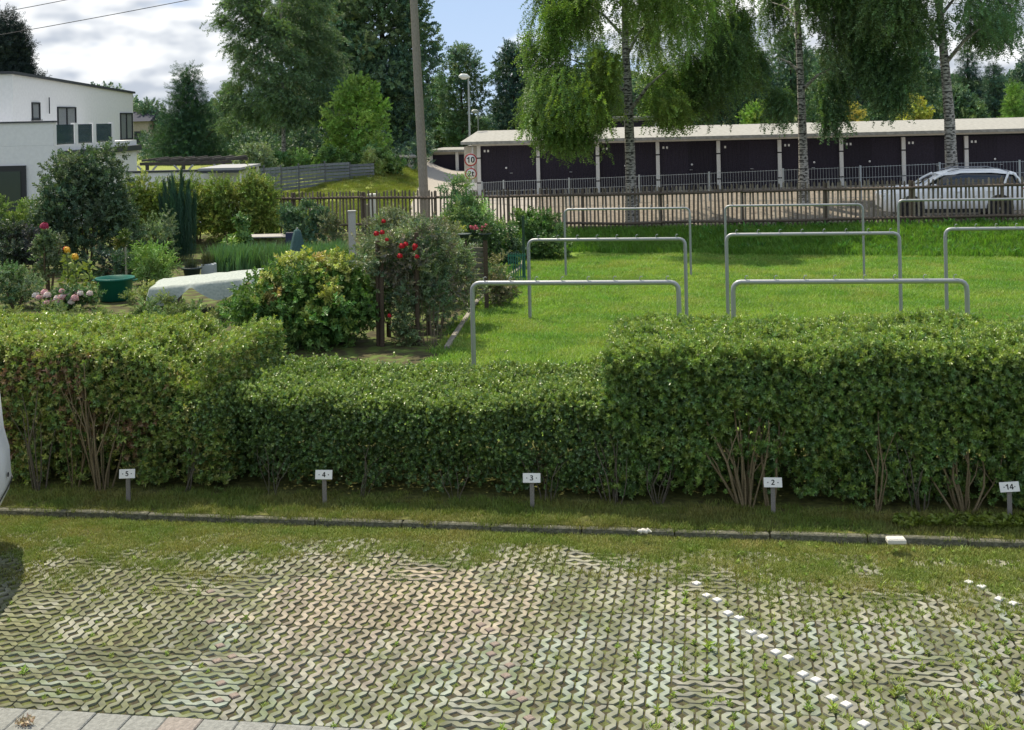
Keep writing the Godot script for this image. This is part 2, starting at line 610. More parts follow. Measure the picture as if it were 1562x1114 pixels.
func make_car_park():
	var pm := StandardMaterial3D.new()
	pm.albedo_texture = stone_image()
	pm.vertex_color_use_as_albedo = true
	pm.uv1_triplanar = true
	pm.uv1_world_triplanar = true
	pm.uv1_scale = Vector3.ONE / 16.0
	pm.roughness = 0.88
	pm.metallic_specular = 0.35
	pm.heightmap_enabled = true
	pm.heightmap_texture = bump_tex(0.2, 44)
	pm.heightmap_scale = 3.0
	var root := Node3D.new()
	put(root, "grass_pavement", self)
	root.transform = KF
	tag(root, "", "", "", "structure")
	var kinds := [paver_strip(false), paver_strip(true)]
	var all := []
	var side := 0.57
	var lay := FastNoiseLite.new()
	lay.seed = 4
	lay.frequency = 0.35
	for bi in range(-17, 17):
		for bj in range(0, 8):
			var o := Vector3(bi * side, 0, 4.3 - (bj + 1) * side)
			if o.z < -0.02: continue
			var turned: bool = lay.get_noise_2d(bi * 2.3, bj * 2.9) > 0.34 or (bi * 7 + bj * 13) % 17 == 0
			if bi < -3 and bj < 2: turned = not turned
			for k in 6:
				var t: Transform3D
				var odd: bool
				if turned:
					t = Transform3D(Basis(Vector3.UP, PI / 2), o + Vector3(0, 0, (k + 1) * 0.095))
					odd = (k + 1) % 2 == 1
				else:
					t = Transform3D(Basis(), o + Vector3(k * 0.095, 0, 0))
					odd = k % 2 == 1
				t.origin.y += rng.randf_range(-0.0035, 0.0035)
				t.basis = Basis(Vector3(1, 0, 0), rng.randf_range(-0.006, 0.006)) * t.basis
				var v := rng.randf_range(0.78, 1.18)
				var w := KF * (t * Vector3(0.05, 0, 0.28))
				all.append([-w.z + absf(w.x / -w.z) * 0.0 + (100.0 if absf(w.x / w.z) > 0.43 else 0.0), t, odd, Color(v * rng.randf_range(0.99, 1.04), v, v * rng.randf_range(0.88, 0.98))])
	all.sort_custom(func(a, b): return a[0] < b[0])
	var rest := [Scatter.new(), Scatter.new()]
	var tones := []
	for i in 12:
		var mm: StandardMaterial3D = pm.duplicate()
		var v := 0.80 + (i * 7 % 12) * 0.03
		mm.albedo_color = Color(minf(v * (1.02 if i % 2 else 0.98), 1.0), v, v * (0.95 if i % 3 == 0 else 1.0)).linear_to_srgb()
		tones.append(mm)
	for i in all.size():
		if i < 298:
			var o := obj("paver", kinds[int(all[i][2])], tones[rng.randi() % 12], root)
			o.transform = all[i][1]
		else:
			rest[int(all[i][2])].add(all[i][1].origin, all[i][1].basis, all[i][3])
	for k in 2:
		tag(many("paver_field", kinds[k], pm, rest[k], root), "", "", "", "stuff")
	# stones set into the cells to mark the bays
	var white := textured([[0.0, 0.46, 0.46, 0.44], [1.0, 0.66, 0.66, 0.64]], 0.4, 0.03, 0.8, 0.3, 31)
	var pink := textured([[0.0, 0.16, 0.125, 0.105], [1.0, 0.29, 0.235, 0.20]], 0.5, 0.03, 0.85, 0.6, 32)
	var sm := MB.new()
	sm.slab(Vector3(0, 0, 0), Vector3(0.068, 0.05, 0.068), 0.006, Basis(Vector3.UP, PI / 4))
	var dm := sm.done()
	var lines := [
		[white, [[1063, 888], [1079, 908], [1092, 914], [1111, 935], [1128, 941], [1143, 962], [1163, 969], [1182, 994], [1199, 1001], [1221, 1026], [1241, 1034], [1264, 1062], [1285, 1070], [1312, 1101], [1333, 1109], [1480, 894], [1499, 901], [1526, 920], [1547, 927]]],
		[pink, [[723, 933], [743, 965], [745, 986], [756, 994], [767, 1018], [779, 1027], [789, 1053], [798, 1065], [735, 948], [812, 1090], [331, 901], [330, 921], [334, 950], [339, 981], [345, 987], [342, 1003], [342, 1011], [345, 1044], [339, 1072], [350, 1060]]]]
	for l in lines:
		for p in l[1]:
			var q: Vector3 = KF.affine_inverse() * gr(p[0], p[1])
			# the nearest cell of the paving
			var i := 0
			var j := 0
			var best := 9.0
			for a in range(-1, 2):
				for c in range(-1, 2):
					var i2 := roundi(q.x / 0.095) + a
					var j2 := roundi((q.z - 4.3) / 0.095) + c
					var far := Vector2(q.x - i2 * 0.095, q.z - 4.3 - j2 * 0.095).length()
					if (i2 + j2) % 2 == 0 and far < best:
						best = far
						i = i2
						j = j2
			var o := obj("marking_stone", dm, l[0], root)
			o.position = Vector3(i * 0.095, -0.012 if l[0] == pink else -0.006, 4.3 + j * 0.095)
			o.rotation = Vector3(rng.randf_range(-0.03, 0.03), rng.randf_range(-0.05, 0.05), rng.randf_range(-0.03, 0.03))
	# edging slabs at the near side
	var slab_m := [textured([[0.0, 0.17, 0.18, 0.17], [1.0, 0.27, 0.28, 0.265]], 0.9, 0.03, 0.9, 0.8, 33), textured([[0.0, 0.20, 0.18, 0.16], [1.0, 0.30, 0.27, 0.245]], 0.9, 0.03, 0.9, 0.8, 34)]
	var es := MB.new()
	es.slab(Vector3.ZERO, Vector3(0.283, 0.08, 0.42), 0.008)
	var esm := es.done()
	for i in range(-24, 24):
		var o := obj("edging_slab", esm, slab_m[1 if i % 7 in [0, 3] else 0], root)
		o.position = Vector3(i * 0.29 + 0.08, -0.036 + rng.randf_range(-0.003, 0.003), 4.3 + 0.215)
		o.rotation.y = rng.randf_range(-0.006, 0.006)
	# kerb
	var km := textured([[0.0, 0.06, 0.065, 0.045], [0.5, 0.11, 0.11, 0.08], [1.0, 0.19, 0.19, 0.15]], 1.2, 0.03, 0.92, 1.2, 35)
	var kerb := Node3D.new()
	put(kerb, "kerb", self)
	kerb.transform = KF
	tag(kerb, "", "", "", "structure")
	var kb := MB.new()
	kb.slab(Vector3.ZERO, Vector3(0.985, 0.22, 0.085), 0.012)
	var kbm := kb.done()
	for i in range(-9, 9):
		var o := obj("kerb_stone", kbm, km, kerb)
		o.position = Vector3(i * 1.0 + 0.16, -0.032 + rng.randf_range(-0.008, 0.006), -0.045 + rng.randf_range(-0.006, 0.006))
		o.rotation = Vector3(rng.randf_range(-0.02, 0.02), rng.randf_range(-0.006, 0.006), rng.randf_range(-0.004, 0.004))
	# low grass and moss creeping over the pavers from the kerb, and weeds in the cells
	var gm := leaf_mat(0.7, 0.6, 0.35)
	var tufts := [blades(70, 0.11, 0.032, 0.006, 0.9, 61), blades(70, 0.11, 0.045, 0.006, 0.8, 62)]
	var creep := [Scatter.new(), Scatter.new()]
	var edge := FastNoiseLite.new()
	edge.seed = 9
	edge.frequency = 0.8
	for i in 9500:
		var u := rng.randf_range(-7.5, 7.5)
		var n := rng.randf_range(-2.0, 0.0)
		var wide := lerps(u, [[-7, 1.25], [-4, 1.15], [-2.6, 0.9], [-1.7, 0.55], [-0.5, 0.75], [0.5, 0.6], [1.6, 0.85], [3.0, 1.2], [4.0, 1.35], [4.6, 1.05], [5.5, 1.4]]) + edge.get_noise_2d(u * 2.0, n * 3.0) * 0.75 - 0.18
		if -n > wide + pow(rng.randf(), 4.0) * 0.9 * (1.0 + 0.5 * float(u < -2.5)): continue
		if n < -0.35 and edge.get_noise_2d(u * 2.6 + 90.0, n * 4.0) > 0.22: continue
		var dry := edge.get_noise_2d(u * 1.3 + 40.0, n * 2.0) * 0.5 + 0.5
		var c := Color(0.19, 0.27, 0.055).lerp(Color(0.33, 0.31, 0.11), clampf(dry * 1.6 - 0.4 + rng.randf_range(-0.2, 0.2), 0, 1))
		creep[i % 2].add(kp(u, 0.0, n), aim(Vector3(rng.randf_range(-0.1, 0.1), 1, rng.randf_range(-0.1, 0.1)), rng.randf() * TAU, rng.randf_range(0.6, 1.1)), tinted(c, 0.2))
	for k in 2: tag(many("creeping_grass", tufts[k], gm, creep[k]), "low dry grass and moss creeping from the kerb over the pavers", "grass", "", "stuff")
	var weed := [Scatter.new(), Scatter.new()]
	var cell := [blades(26, 0.034, 0.042, 0.006, 0.9, 63), sprig(16, 0.035, 0.034, 0.013, 1.0, 64)]
	var moss := Scatter.new()
	var cushion := blades(44, 0.042, 0.018, 0.006, 1.2, 65)
	for i in range(-80, 80):
		for j in range(0, 45):
			if (i + j) % 2 != 0: continue
			var u := i * 0.095
			var z := 4.3 - j * 0.095
			var p := kp(u, -0.02, -z)
			if absf(p.x / p.z) > 0.45: continue
			var green := edge.get_noise_2d(u * 1.2 + 9.0, z * 1.2) * 0.5 + 0.5
			var much := lerps(u, [[-5, 0.30], [-3, 0.20], [-2, 0.06], [0.2, 0.10], [1.6, 0.45], [3.0, 0.8], [5, 0.9]])
			if rng.randf() < lerps(u, [[-4, 0.75], [-2.6, 0.5], [-1.3, 0.18], [0, 0.5], [1.5, 0.9], [4, 0.9]]):
				moss.add(p + Vector3(0, 0.003, 0), aim(Vector3.UP, rng.randf() * TAU, rng.randf_range(0.8, 1.2)), tinted(Color(0.15, 0.20, 0.04), 0.3))
			if rng.randf() < much * (0.4 + green):
				var big := rng.randf_range(0.5, 1.15) * (1.0 + 0.5 * float(rng.randf() < 0.12)) * (1.0 + 0.3 * float(u > 1.6))
				weed[rng.randi() % 2].add(p + Vector3(rng.randf_range(-0.02, 0.02), 0.0, rng.randf_range(-0.02, 0.02)), aim(Vector3(rng.randf_range(-0.2, 0.2), 1, rng.randf_range(-0.2, 0.2)), rng.randf() * TAU, big), tinted(Color(0.24, 0.33, 0.07), 0.3))
	tag(many("moss", cushion, gm, moss), "green moss filling the cells of the paving", "moss", "", "stuff")
	for k in 2: tag(many("weeds", cell[k], gm, weed[k]), "small bright weeds growing in the cells of the paving", "weeds", "", "stuff")
	# verge grass between the kerb and the hedge
	var vg := Scatter.new()
	var vgm := blades(60, 0.13, 0.07, 0.007, 0.7, 66)
	for i in 2600:
		var u := rng.randf_range(-7.5, 7.5)
		var n := rng.randf_range(0.05, 1.0)
		if n > 0.62 + rng.randf() * 0.4: continue
		var dry := edge.get_noise_2d(u * 0.8 + 70.0, n * 2.0) * 0.5 + 0.5
		vg.add(kp(u, 0.075, n), aim(Vector3.UP, rng.randf() * TAU, rng.randf_range(0.4, 0.9)), tinted(Color(0.14, 0.21, 0.04).lerp(Color(0.25, 0.22, 0.08), clampf(dry * 1.6 - 0.5, 0, 1)), 0.25))
	tag(many("verge_grass", vgm, gm, vg), "short grass on the verge between the kerb and the hedge", "grass", "", "stuff")
	# things lying on the kerb
	var pale := textured([[0.0, 0.5, 0.48, 0.42], [1.0, 0.75, 0.73, 0.66]], 0.3, 0.04, 0.9, 0.5, 36)
	var s1 := MB.new()
	var pts := []
	for i in 9: pts.append(Vector3(-0.075 + i * 0.019, 0.012 + 0.01 * sin(i * 2.3), 0.012 * sin(i * 1.7)))
	s1.tube(pts, [0.006, 0.018, 0.024, 0.021, 0.026, 0.022, 0.024, 0.016, 0.006], 7)
	var p1 := gr(983, 812, 0.115)
	var o1: Node3D = obj("litter", s1.done(), pale)
	o1.position = p1
	o1.rotation.y = -PHI
	tag(o1, "crumpled white scrap lying on the kerb in front of sign 3 and sign 2", "litter")
	var s2 := MB.new()
	s2.slab(Vector3(0, 0.03, 0), Vector3(0.185, 0.06, 0.11), 0.014)
	var o2: Node3D = obj("stone", s2.done(), pale)
	o2.position = gr(1367, 829, 0.112)
	o2.rotation.y = -PHI + 0.08
	tag(o2, "white oblong stone lying on the kerb between sign 2 and sign 14", "stone")
	var s3 := MB.new()
	var lf := sprig(9, 0.12, 0.07, 0.04, 1.2, 77)
	var ls := Scatter.new()
	for i in 7: ls.add(gr(18 + rng.randf() * 16, 1101 + rng.randf() * 8, 0.02), aim(rv() * 0.5 + Vector3(1, 0.2, 0), rng.randf() * 6.0, 0.6), tinted(Color(0.42, 0.33, 0.22), 0.2))
	tag(many("leaves", lf, leaf_mat(0.3), ls), "dry brown leaves lying on the pink edging slab", "leaves", "", "stuff")

# ---------------------------------------------------------------- hedges

func hedge(called: String, label: String, ua: float, ub: float, nf: float, nb: float, top: Callable, leaf: ArrayMesh, cols: Array, per_m2: float, sc: float, left_end: bool, right_end: bool, seed_: int, gaps: Array) -> Node3D:
	var uc := (ua + ub) * 0.5
	var nc := (nf + nb) * 0.5
	var o := thing(called, label, "hedge", Vector3.ZERO, "clipped hedges along the car park")
	o.transform = KF * Transform3D(Basis(), Vector3(uc, 0.08, -nc))
	# gaps: [pixel column and row of the root, half width, height, how bare] where the front has died back
	var holes := []
	for g in gaps: holes.append([(KF.affine_inverse() * gr(g[0], g[1], 0.08)).x, g[2], g[3], g[4]])
	var s := Scatter.new()
	var nz := FastNoiseLite.new()
	nz.seed = seed_
	nz.frequency = 0.9
	var len := ub - ua
	var dep := nb - nf
	var hm: float = top.call(uc)
	var faces := [["front", len * hm * 1.5], ["top", len * dep * 1.2], ["back", len * hm * 0.7]]
	if left_end: faces.append(["left", dep * hm * 1.3])
	if right_end: faces.append(["right", dep * hm * 1.3])
	faces.append(["inside", len * dep * hm * 0.42])
	for f in faces:
		for i in int(f[1] * per_m2):
			var u := rng.randf_range(ua, ub)
			var n := rng.randf_range(nf, nb)
			var h: float = top.call(u)
			var y := rng.randf_range(0.06, h)
			var deep := pow(rng.randf(), 1.7) * 0.4
			var d := Vector3.UP
			match f[0]:
				"front":
					n = nf + deep
					d = Vector3(0, 0.45, 1)
				"back":
					n = nb - deep
					d = Vector3(0, 0.45, -1)
				"left":
					u = ua + deep
					d = Vector3(-1, 0.5, 0)
				"right":
					u = ub - deep
					d = Vector3(1, 0.5, 0)
				"top":
					y = h - deep * 0.7
			# rounded shoulders
			var r := 0.22
			for side in [[n - nf, 1.0], [nb - n, -1.0]]:
				if side[0] < r and y > h - r:
					var q := Vector2(r - side[0], y - (h - r))
					if q.length() > r:
						q = q.normalized() * r
						n = nf + r - q.x if side[1] > 0 else nb - r + q.x
						y = h - r + q.y
			var swell := nz.get_noise_2d(u * 1.6, y * 2.2)
			var hollow := nz.get_noise_2d(u * 0.9 + 50.0, y * 0.5)
			if f[0] == "front":
				n += -swell * 0.2
				var bare := 0.0
				for q in holes: bare = maxf(bare, q[3] * smoothstep(1.0, 0.6, Vector2((u - q[0]) / (q[1] * (0.7 + 0.5 * y)), y / q[2]).length() + swell * 0.35))
				if rng.randf() < bare: continue
				# the skirt is thin and set back, open where the stems show
				if y < 0.75:
					n += (0.75 - y) * (0.15 + 0.5 * clampf(hollow + 0.2, 0, 1))
					if rng.randf() < (0.95 - y) * clampf(0.35 + hollow * 2.4, 0.0, 0.97): continue
				elif y < 1.15 and rng.randf() < clampf(hollow * 2.0 - 0.25, 0, 0.7): continue
			elif f[0] == "top":
				y += nz.get_noise_2d(u * 1.4, n * 1.4 + 20.0) * 0.13
				if rng.randf() < 0.012: y += rng.randf_range(0.04, 0.16)
			elif f[0] == "inside" and y < 0.55 and rng.randf() < 0.25: continue
			var col: Color = cols[rng.randi() % cols.size()]
			var young := 0.0
			if f[0] == "top" or y > h - 0.14: young = rng.randf() * 0.9
			elif rng.randf() < 0.1: young = 0.5
			if seed_ == 21 and f[0] == "front" and hollow > 0.12 and rng.randf() < 0.4: col = Color(0.075, 0.05, 0.028)
			col = (green(col) * Color(1.75, 1.55, 1.2)).lerp(Color(0.36, 0.47, 0.11), young)
			s.add(Vector3(u - uc, y, nc - n), aim(d + rv() * 0.85, rng.randf() * TAU, sc * rng.randf_range(0.7, 1.25)), tinted(col, 0.2))
	tag(many("foliage", leaf, leaf_mat(0.75, 0.36, 0.58), s, o), "", "", "", "stuff")
	return o

func stems(o: Node3D, m: Material, px: float, py: float, count: int, high: float, spread: float, thick: float):
	# a stool of bare stems rising into the hedge from one root
	var base: Vector3 = o.transform.affine_inverse() * gr(px, py, 0.08)
	base.z -= 0.27
	for i in count:
		var b := MB.new()
		var a := rng.randf_range(-1.0, 1.0) * rng.randf_range(0.4, 1.25) + 0.2 * sin(px)
		var h := high * rng.randf_range(0.6, 1.1)
		var p := base + Vector3(a * 0.09, -0.05, rng.randf_range(-0.08, 0.08))
		var q := p + Vector3(a * spread * 0.45 + rng.randf_range(-0.06, 0.06), h * 0.5, rng.randf_range(-0.1, 0.12))
		var t := p + Vector3(a * spread + rng.randf_range(-0.1, 0.1), h, rng.randf_range(-0.2, 0.16))
		var r := thick * rng.randf_range(0.55, 1.1)
		b.tube([p, p.lerp(q, 0.5) + Vector3(rng.randf_range(-0.02, 0.02), 0, 0), q, q.lerp(t, 0.5) + Vector3(rng.randf_range(-0.03, 0.03), 0, 0), t], [r * 1.2, r, r * 0.9, r * 0.7, r * 0.4], 6)
		if i % 2 == 0:
			var e := q + Vector3(rng.randf_range(-0.25, 0.25), h * 0.35, rng.randf_range(-0.05, 0.12))
			b.tube([q, q.lerp(e, 0.5) + Vector3(0, 0.03, 0), e], [r * 0.6, r * 0.5, r * 0.3], 5)
		obj("stem", b.done(), m, o)

func make_hedges():
	var privet := sprig(17, 0.12, 0.052, 0.023, 0.85, 101, 0.1, true, 0.32)
	var small := sprig(18, 0.09, 0.037, 0.022, 0.9, 102, 0.1, true, 0.32)
	var broad := sprig(15, 0.13, 0.058, 0.028, 0.95, 103, 0.15, true, 0.32)
	var bark := textured([[0.0, 0.09, 0.07, 0.04], [0.5, 0.17, 0.135, 0.075], [1.0, 0.27, 0.225, 0.14]], 0.5, 0.05, 0.9, 0.4, 41)
	var grey := textured([[0.0, 0.05, 0.045, 0.035], [1.0, 0.17, 0.15, 0.11]], 0.5, 0.05, 0.9, 0.4, 42)
	var left := hedge("hedge", "tall mixed hedge with brown patches and bare stems, behind sign 5", -11.0, -3.8, 0.84, 3.0,
		func(u): return 1.72 - 0.56 * smoothstep(-4.9, -4.15, u), broad,
		[Color(0.055, 0.088, 0.022), Color(0.07, 0.095, 0.022), Color(0.04, 0.075, 0.022), Color(0.085, 0.095, 0.03)], 860, 0.74, false, true, 21, [[140, 757, 0.34, 1.25, 0.75], [60, 755, 0.3, 0.7, 0.85], [250, 762, 0.4, 0.75, 0.85], [320, 764, 0.2, 0.6, 0.8]])
	stems(left, bark, 140, 757, 16, 1.5, 0.42, 0.011)
	stems(left, bark, 95, 752, 6, 1.3, 0.3, 0.010)
	stems(left, grey, 265, 760, 4, 0.9, 0.5, 0.008)
	stems(left, grey, 40, 757, 6, 1.2, 0.3, 0.010)
	var mid := hedge("hedge", "low dense small-leaved hedge between the two tall ones, behind signs 4 and 3", -4.2, 1.2, 0.86, 3.0,
		func(u): return 1.16 + 0.04 * sin(u * 1.3), small,
		[Color(0.042, 0.078, 0.024), Color(0.05, 0.085, 0.022), Color(0.036, 0.066, 0.026)], 1250, 0.68, false, false, 22, [[495, 766, 0.22, 0.62, 0.9], [815, 774, 0.2, 0.72, 0.9], [935, 777, 0.17, 0.9, 0.85], [400, 765, 0.2, 0.5, 0.6], [640, 770, 0.4, 0.35, 0.8]])
	stems(mid, grey, 402, 765, 5, 0.7, 0.2, 0.006)
	stems(mid, grey, 540, 768, 4, 0.6, 0.35, 0.006)
	stems(mid, grey, 690, 772, 4, 0.5, 0.2, 0.006)
	stems(mid, grey, 830, 775, 5, 0.7, 0.3, 0.008)
	stems(mid, grey, 935, 777, 12, 1.0, 0.22, 0.009)
	var right := hedge("hedge", "tall glossy privet hedge with fans of pale stems, behind signs 2 and 14", 0.92, 11.5, 0.86, 3.05,
		func(u): return 1.74 + 0.03 * sin(u * 1.7) - 0.16 * smoothstep(1.35, 0.95, u), privet,
		[Color(0.042, 0.082, 0.022), Color(0.052, 0.092, 0.022), Color(0.036, 0.07, 0.024), Color(0.06, 0.095, 0.02)], 820, 0.78, true, false, 23, [[1140, 782, 0.36, 1.1, 0.84], [1215, 784, 0.2, 0.95, 0.9], [1005, 780, 0.3, 0.6, 0.85], [1335, 790, 0.2, 0.8, 0.5], [1490, 792, 0.42, 0.95, 0.84]])
	stems(right, bark, 1140, 782, 15, 1.15, 0.42, 0.016)
	stems(right, bark, 1175, 782, 5, 1.3, 0.25, 0.017)
	stems(right, grey, 1000, 780, 9, 0.7, 0.3, 0.008)
	stems(right, bark, 1340, 790, 3, 1.1, 0.2, 0.015)
	stems(right, bark, 1482, 792, 11, 1.05, 0.42, 0.015)
	stems(right, grey, 1410, 790, 6, 0.8, 0.3, 0.010)
	# ivy and seedlings at the foot of the right hedge
	var s := Scatter.new()
	var iv := sprig(7, 0.06, 0.06, 0.055, 1.15, 104, 0.0, true)
	for i in 260:
		var p := gr(rng.randf_range(1365, 1600), rng.randf_range(792, 806), 0.09)
		s.add(p, aim(Vector3(0, 1, 0) + rv() * 0.5, rng.randf() * TAU, rng.randf_range(0.5, 1.1)), tinted(Color(0.14, 0.19, 0.025), 0.25))
	tag(many("ground_cover", iv, leaf_mat(), s), "bright low leaves at the foot of the tall right hedge", "plants", "", "stuff")

# ---------------------------------------------------------------- bay signs

func make_signs():
	var plate := mat(0.72, 0.72, 0.69, 0.5)
	var ink := mat(0.02, 0.02, 0.02, 0.6)
	var wood := textured([[0.0, 0.14, 0.13, 0.115], [1.0, 0.30, 0.28, 0.25]], 0.3, 0.05, 0.9, 0.4, 43)
	var rows := [["5", 195, 766, 195, 725, 0.08], ["4", 495, 768, 493, 727, 0.0], ["3", 812, 774, 812, 732, 0.0], ["2", 1180, 782, 1179, 743, 0.0], ["14", 1541, 790, 1541, 748, 0.14]]
	var says := ["leaning slightly beside the tall left hedge", "before a dark gap in the low hedge", "at the hedge's right gap on a thin post", "beside the fan of pale stems", "skewed on its post, half washed out"]
	for i in rows.size():
		var r = rows[i]
		var base := gr(r[1], r[2], 0.085)
		var d := -base.z
		var o := thing("bay_sign", "white parking bay sign with number %s, %s" % [r[0], says[i]], "sign", base, "numbered parking bay signs", -PHI * 0.6 - r[5])
		var b := MB.new()
		b.slab(Vector3(0, 0.14, -0.012), Vector3(0.048, 0.36, 0.02), 0.003)
		obj("post", b.done(), wood, o)
		var tilt := Basis(Vector3(0, 0, 1), r[5] * 0.8) * Basis(Vector3(1, 0, 0), -0.22)
		var pl := MB.new()
		pl.slab(Vector3.ZERO, Vector3(0.2, 0.105, 0.006), 0.0015)
		var po := obj("plate", pl.done(), plate, o)
		po.transform = Transform3D(tilt, Vector3(0, 0.335, 0.006))
		var f := SystemFont.new()
		f.font_names = PackedStringArray(["Droid Sans"])
		f.font_weight = 700
		var tm := TextMesh.new()
		tm.text = r[0]
		tm.font = f
		tm.font_size = 48
		tm.pixel_size = 0.0016
		tm.depth = 0.002
		var t := obj("number", tm, ink, po)
		t.position = Vector3(0, 0, 0.0042)
		for sx in [-1, 1]:
			var sb := MB.new()
			sb.lathe(Vector3.ZERO, [[0.006, 0.0], [0.006, 0.003], [0.001, 0.005]], 8)
			var sc := obj("screw", sb.done(), ink, po)
			sc.transform = Transform3D(Basis(Vector3(1, 0, 0), PI / 2), Vector3(sx * 0.055, 0, 0.003))

# ---------------------------------------------------------------- clothes frames

func make_frames():
	var steel := mat(0.30, 0.315, 0.33, 0.5, 0.55)
	var rows := [
		[720, 432, 1035, 431, 20.3, 0.046, "nearest clothes-drying frame on the left, its left post before the rose hedge"],
		[1118, 431, 1475, 428, 19.7, 0.046, "nearest clothes-drying frame on the right, just behind the tall hedge"],
		[806, 368, 1045, 363, 26.7, 0.044, "middle-row clothes-drying frame beside the garden's green gate"],
		[1108, 360, 1372, 354, 26.0, 0.044, "middle-row clothes-drying frame between two others of its row"],
		[1442, 352, 1690, 345, 25.4, 0.044, "middle-row clothes-drying frame cut off by the picture's edge, before the white car"],
		[861, 320, 1052, 317, 33.5, 0.036, "thin farthest-row clothes-drying frame before the white birch trunk at the picket fence"],
		[1106, 316, 1316, 310, 32.7, 0.036, "thin farthest-row clothes-drying frame left of the white car"],
		[1370, 307, 1580, 302, 32.0, 0.036, "thin farthest-row clothes-drying frame in front of the white car"]]
	for r in rows:
		var a := at(r[0], r[1], r[4] + 0.22)
		var b := at(r[2], r[3], r[4] - 0.22)
		var h: float = (a.y + b.y) * 0.5
		var base := Vector3((a.x + b.x) / 2, 0, (a.z + b.z) / 2)
		var o := thing("clothes_frame", r[6], "clothes frame", base, "clothes-drying frames on the lawn")
		var rad: float = r[5] * 0.88
		var e := Vector3(b.x - a.x, 0, b.z - a.z)
		var half := e.length() / 2
		o.rotation.y = -atan2(e.z, e.x)
		var pts := [Vector3(-half, -0.1, 0), Vector3(-half, h - 0.16, 0)]
		for k in range(1, 5): pts.append(Vector3(-half + 0.13 - 0.13 * cos(k * PI / 8), h - 0.13 + 0.13 * sin(k * PI / 8), 0))
		var mirrored := []
		for p in pts: mirrored.push_front(Vector3(-p.x, p.y, 0))
		pts += mirrored
		var m := MB.new()
		var rr := []
		for p in pts: rr.append(rad)
		m.tube(pts, rr, 12)
		obj("pipe_frame", m.done(), steel, o)
		for k in 8:
			var x := -half + 0.2 + (2 * half - 0.4) * k / 7.0
			var hk := MB.new()
			var y := h + rad
			hk.tube([Vector3(x, y - 0.02, 0), Vector3(x, y + 0.035, 0.0), Vector3(x + 0.015, y + 0.06, 0), Vector3(x + 0.035, y + 0.065, 0), Vector3(x + 0.045, y + 0.05, 0)], [0.008, 0.008, 0.008, 0.007, 0.007], 6)
			obj("hook", hk.done(), steel, o)

# ---------------------------------------------------------------- lawn grass

func make_grass():
	var gm := leaf_mat(0.9, 0.55, 0.35)
	var v := [blades(110, 0.27, 0.075, 0.011, 0.7, 71), blades(110, 0.27, 0.085, 0.012, 0.8, 72), blades(110, 0.27, 0.065, 0.013, 0.6, 73)]
	var s := [Scatter.new(), Scatter.new(), Scatter.new()]
	var nz := FastNoiseLite.new()
	nz.seed = 12
	nz.frequency = 0.16
	for i in 12500:
		var d := rng.randf_range(19.5, 38.5)
		var x := rng.randf_range(border_x(d) - 0.1, d * 0.62)
		if d > fence_d(x) - 2.5: continue
		var k := nz.get_noise_2d(x * 1.5, d * 1.5) * 0.5 + 0.5
		var c := Color(0.17, 0.35, 0.065).lerp(Color(0.35, 0.47, 0.12), clampf(k * 1.4 - 0.2 + rng.randf_range(-0.15, 0.15), 0, 1))
		var worn := nz.get_noise_2d(x * 5.0 + 300.0, d * 5.0)
		if worn > 0.16: c = c.lerp(Color(0.34, 0.33, 0.13), clampf((worn - 0.16) * 3.0, 0.0, 0.4))
		elif worn < -0.28: c = c.lerp(Color(0.11, 0.27, 0.06), 0.6)
		s[i % 3].add(gpt(x, -d), aim(Vector3.UP, rng.randf() * TAU, rng.randf_range(0.7, 1.35)), tinted(c, 0.2))
	for k in 3: tag(many("lawn_grass", v[k], gm, s[k]), "sunlit grass of the drying green", "grass", "", "stuff")
	# rank dark grass up the bank under the picket fence
	var tall := blades(60, 0.28, 0.20, 0.016, 0.7, 74)
	var docks := sprig(9, 0.1, 0.2, 0.07, 0.9, 75)
	var b := Scatter.new()
	var w := Scatter.new()
	for i in 3400:
		var x := rng.randf_range(0.3, 20.0)
		var t := rng.randf_range(0.0, 2.9)
		var d := fence_d(x) - 2.5 + t
		b.add(gpt(x, -d), aim(Vector3.UP, rng.randf() * TAU, rng.randf_range(0.6, 1.2)), tinted(Color(0.17, 0.33, 0.065), 0.3))
		if i % 6 == 0 and x > 6.0: w.add(gpt(x, -d, 0.05), aim(Vector3(0, 1, 0) + rv() * 0.4, rng.randf() * TAU, rng.randf_range(0.6, 1.2)), tinted(Color(0.12, 0.28, 0.07), 0.25))
	tag(many("bank_grass", tall, gm, b), "rank dark grass on the bank below the picket fence", "grass", "", "stuff")
	tag(many("bank_weeds", docks, gm, w), "broad-leaved weeds on the bank below the picket fence", "weeds", "", "stuff")
	# grass on the slope beyond and on the lot's edge
	var g := Scatter.new()
	for i in 5200:
		var d := rng.randf_range(45.0, 72.0)
		var x := rng.randf_range(-17.0, lerps(d, [[43, -4.7], [50, -4.5], [62, -5.0], [74, -5.5]]))
		g.add(gpt(x, -d), aim(Vector3.UP, rng.randf() * TAU, rng.randf_range(0.5, 0.9)), tinted(Color(0.17, 0.235, 0.05).lerp(Color(0.27, 0.27, 0.10), rng.randf() * 0.6), 0.12))
	tag(many("slope_grass", tall, gm, g), "sunlit rough grass on the slope beyond the picket fence", "grass", "", "stuff")

# ---------------------------------------------------------------- picket fence

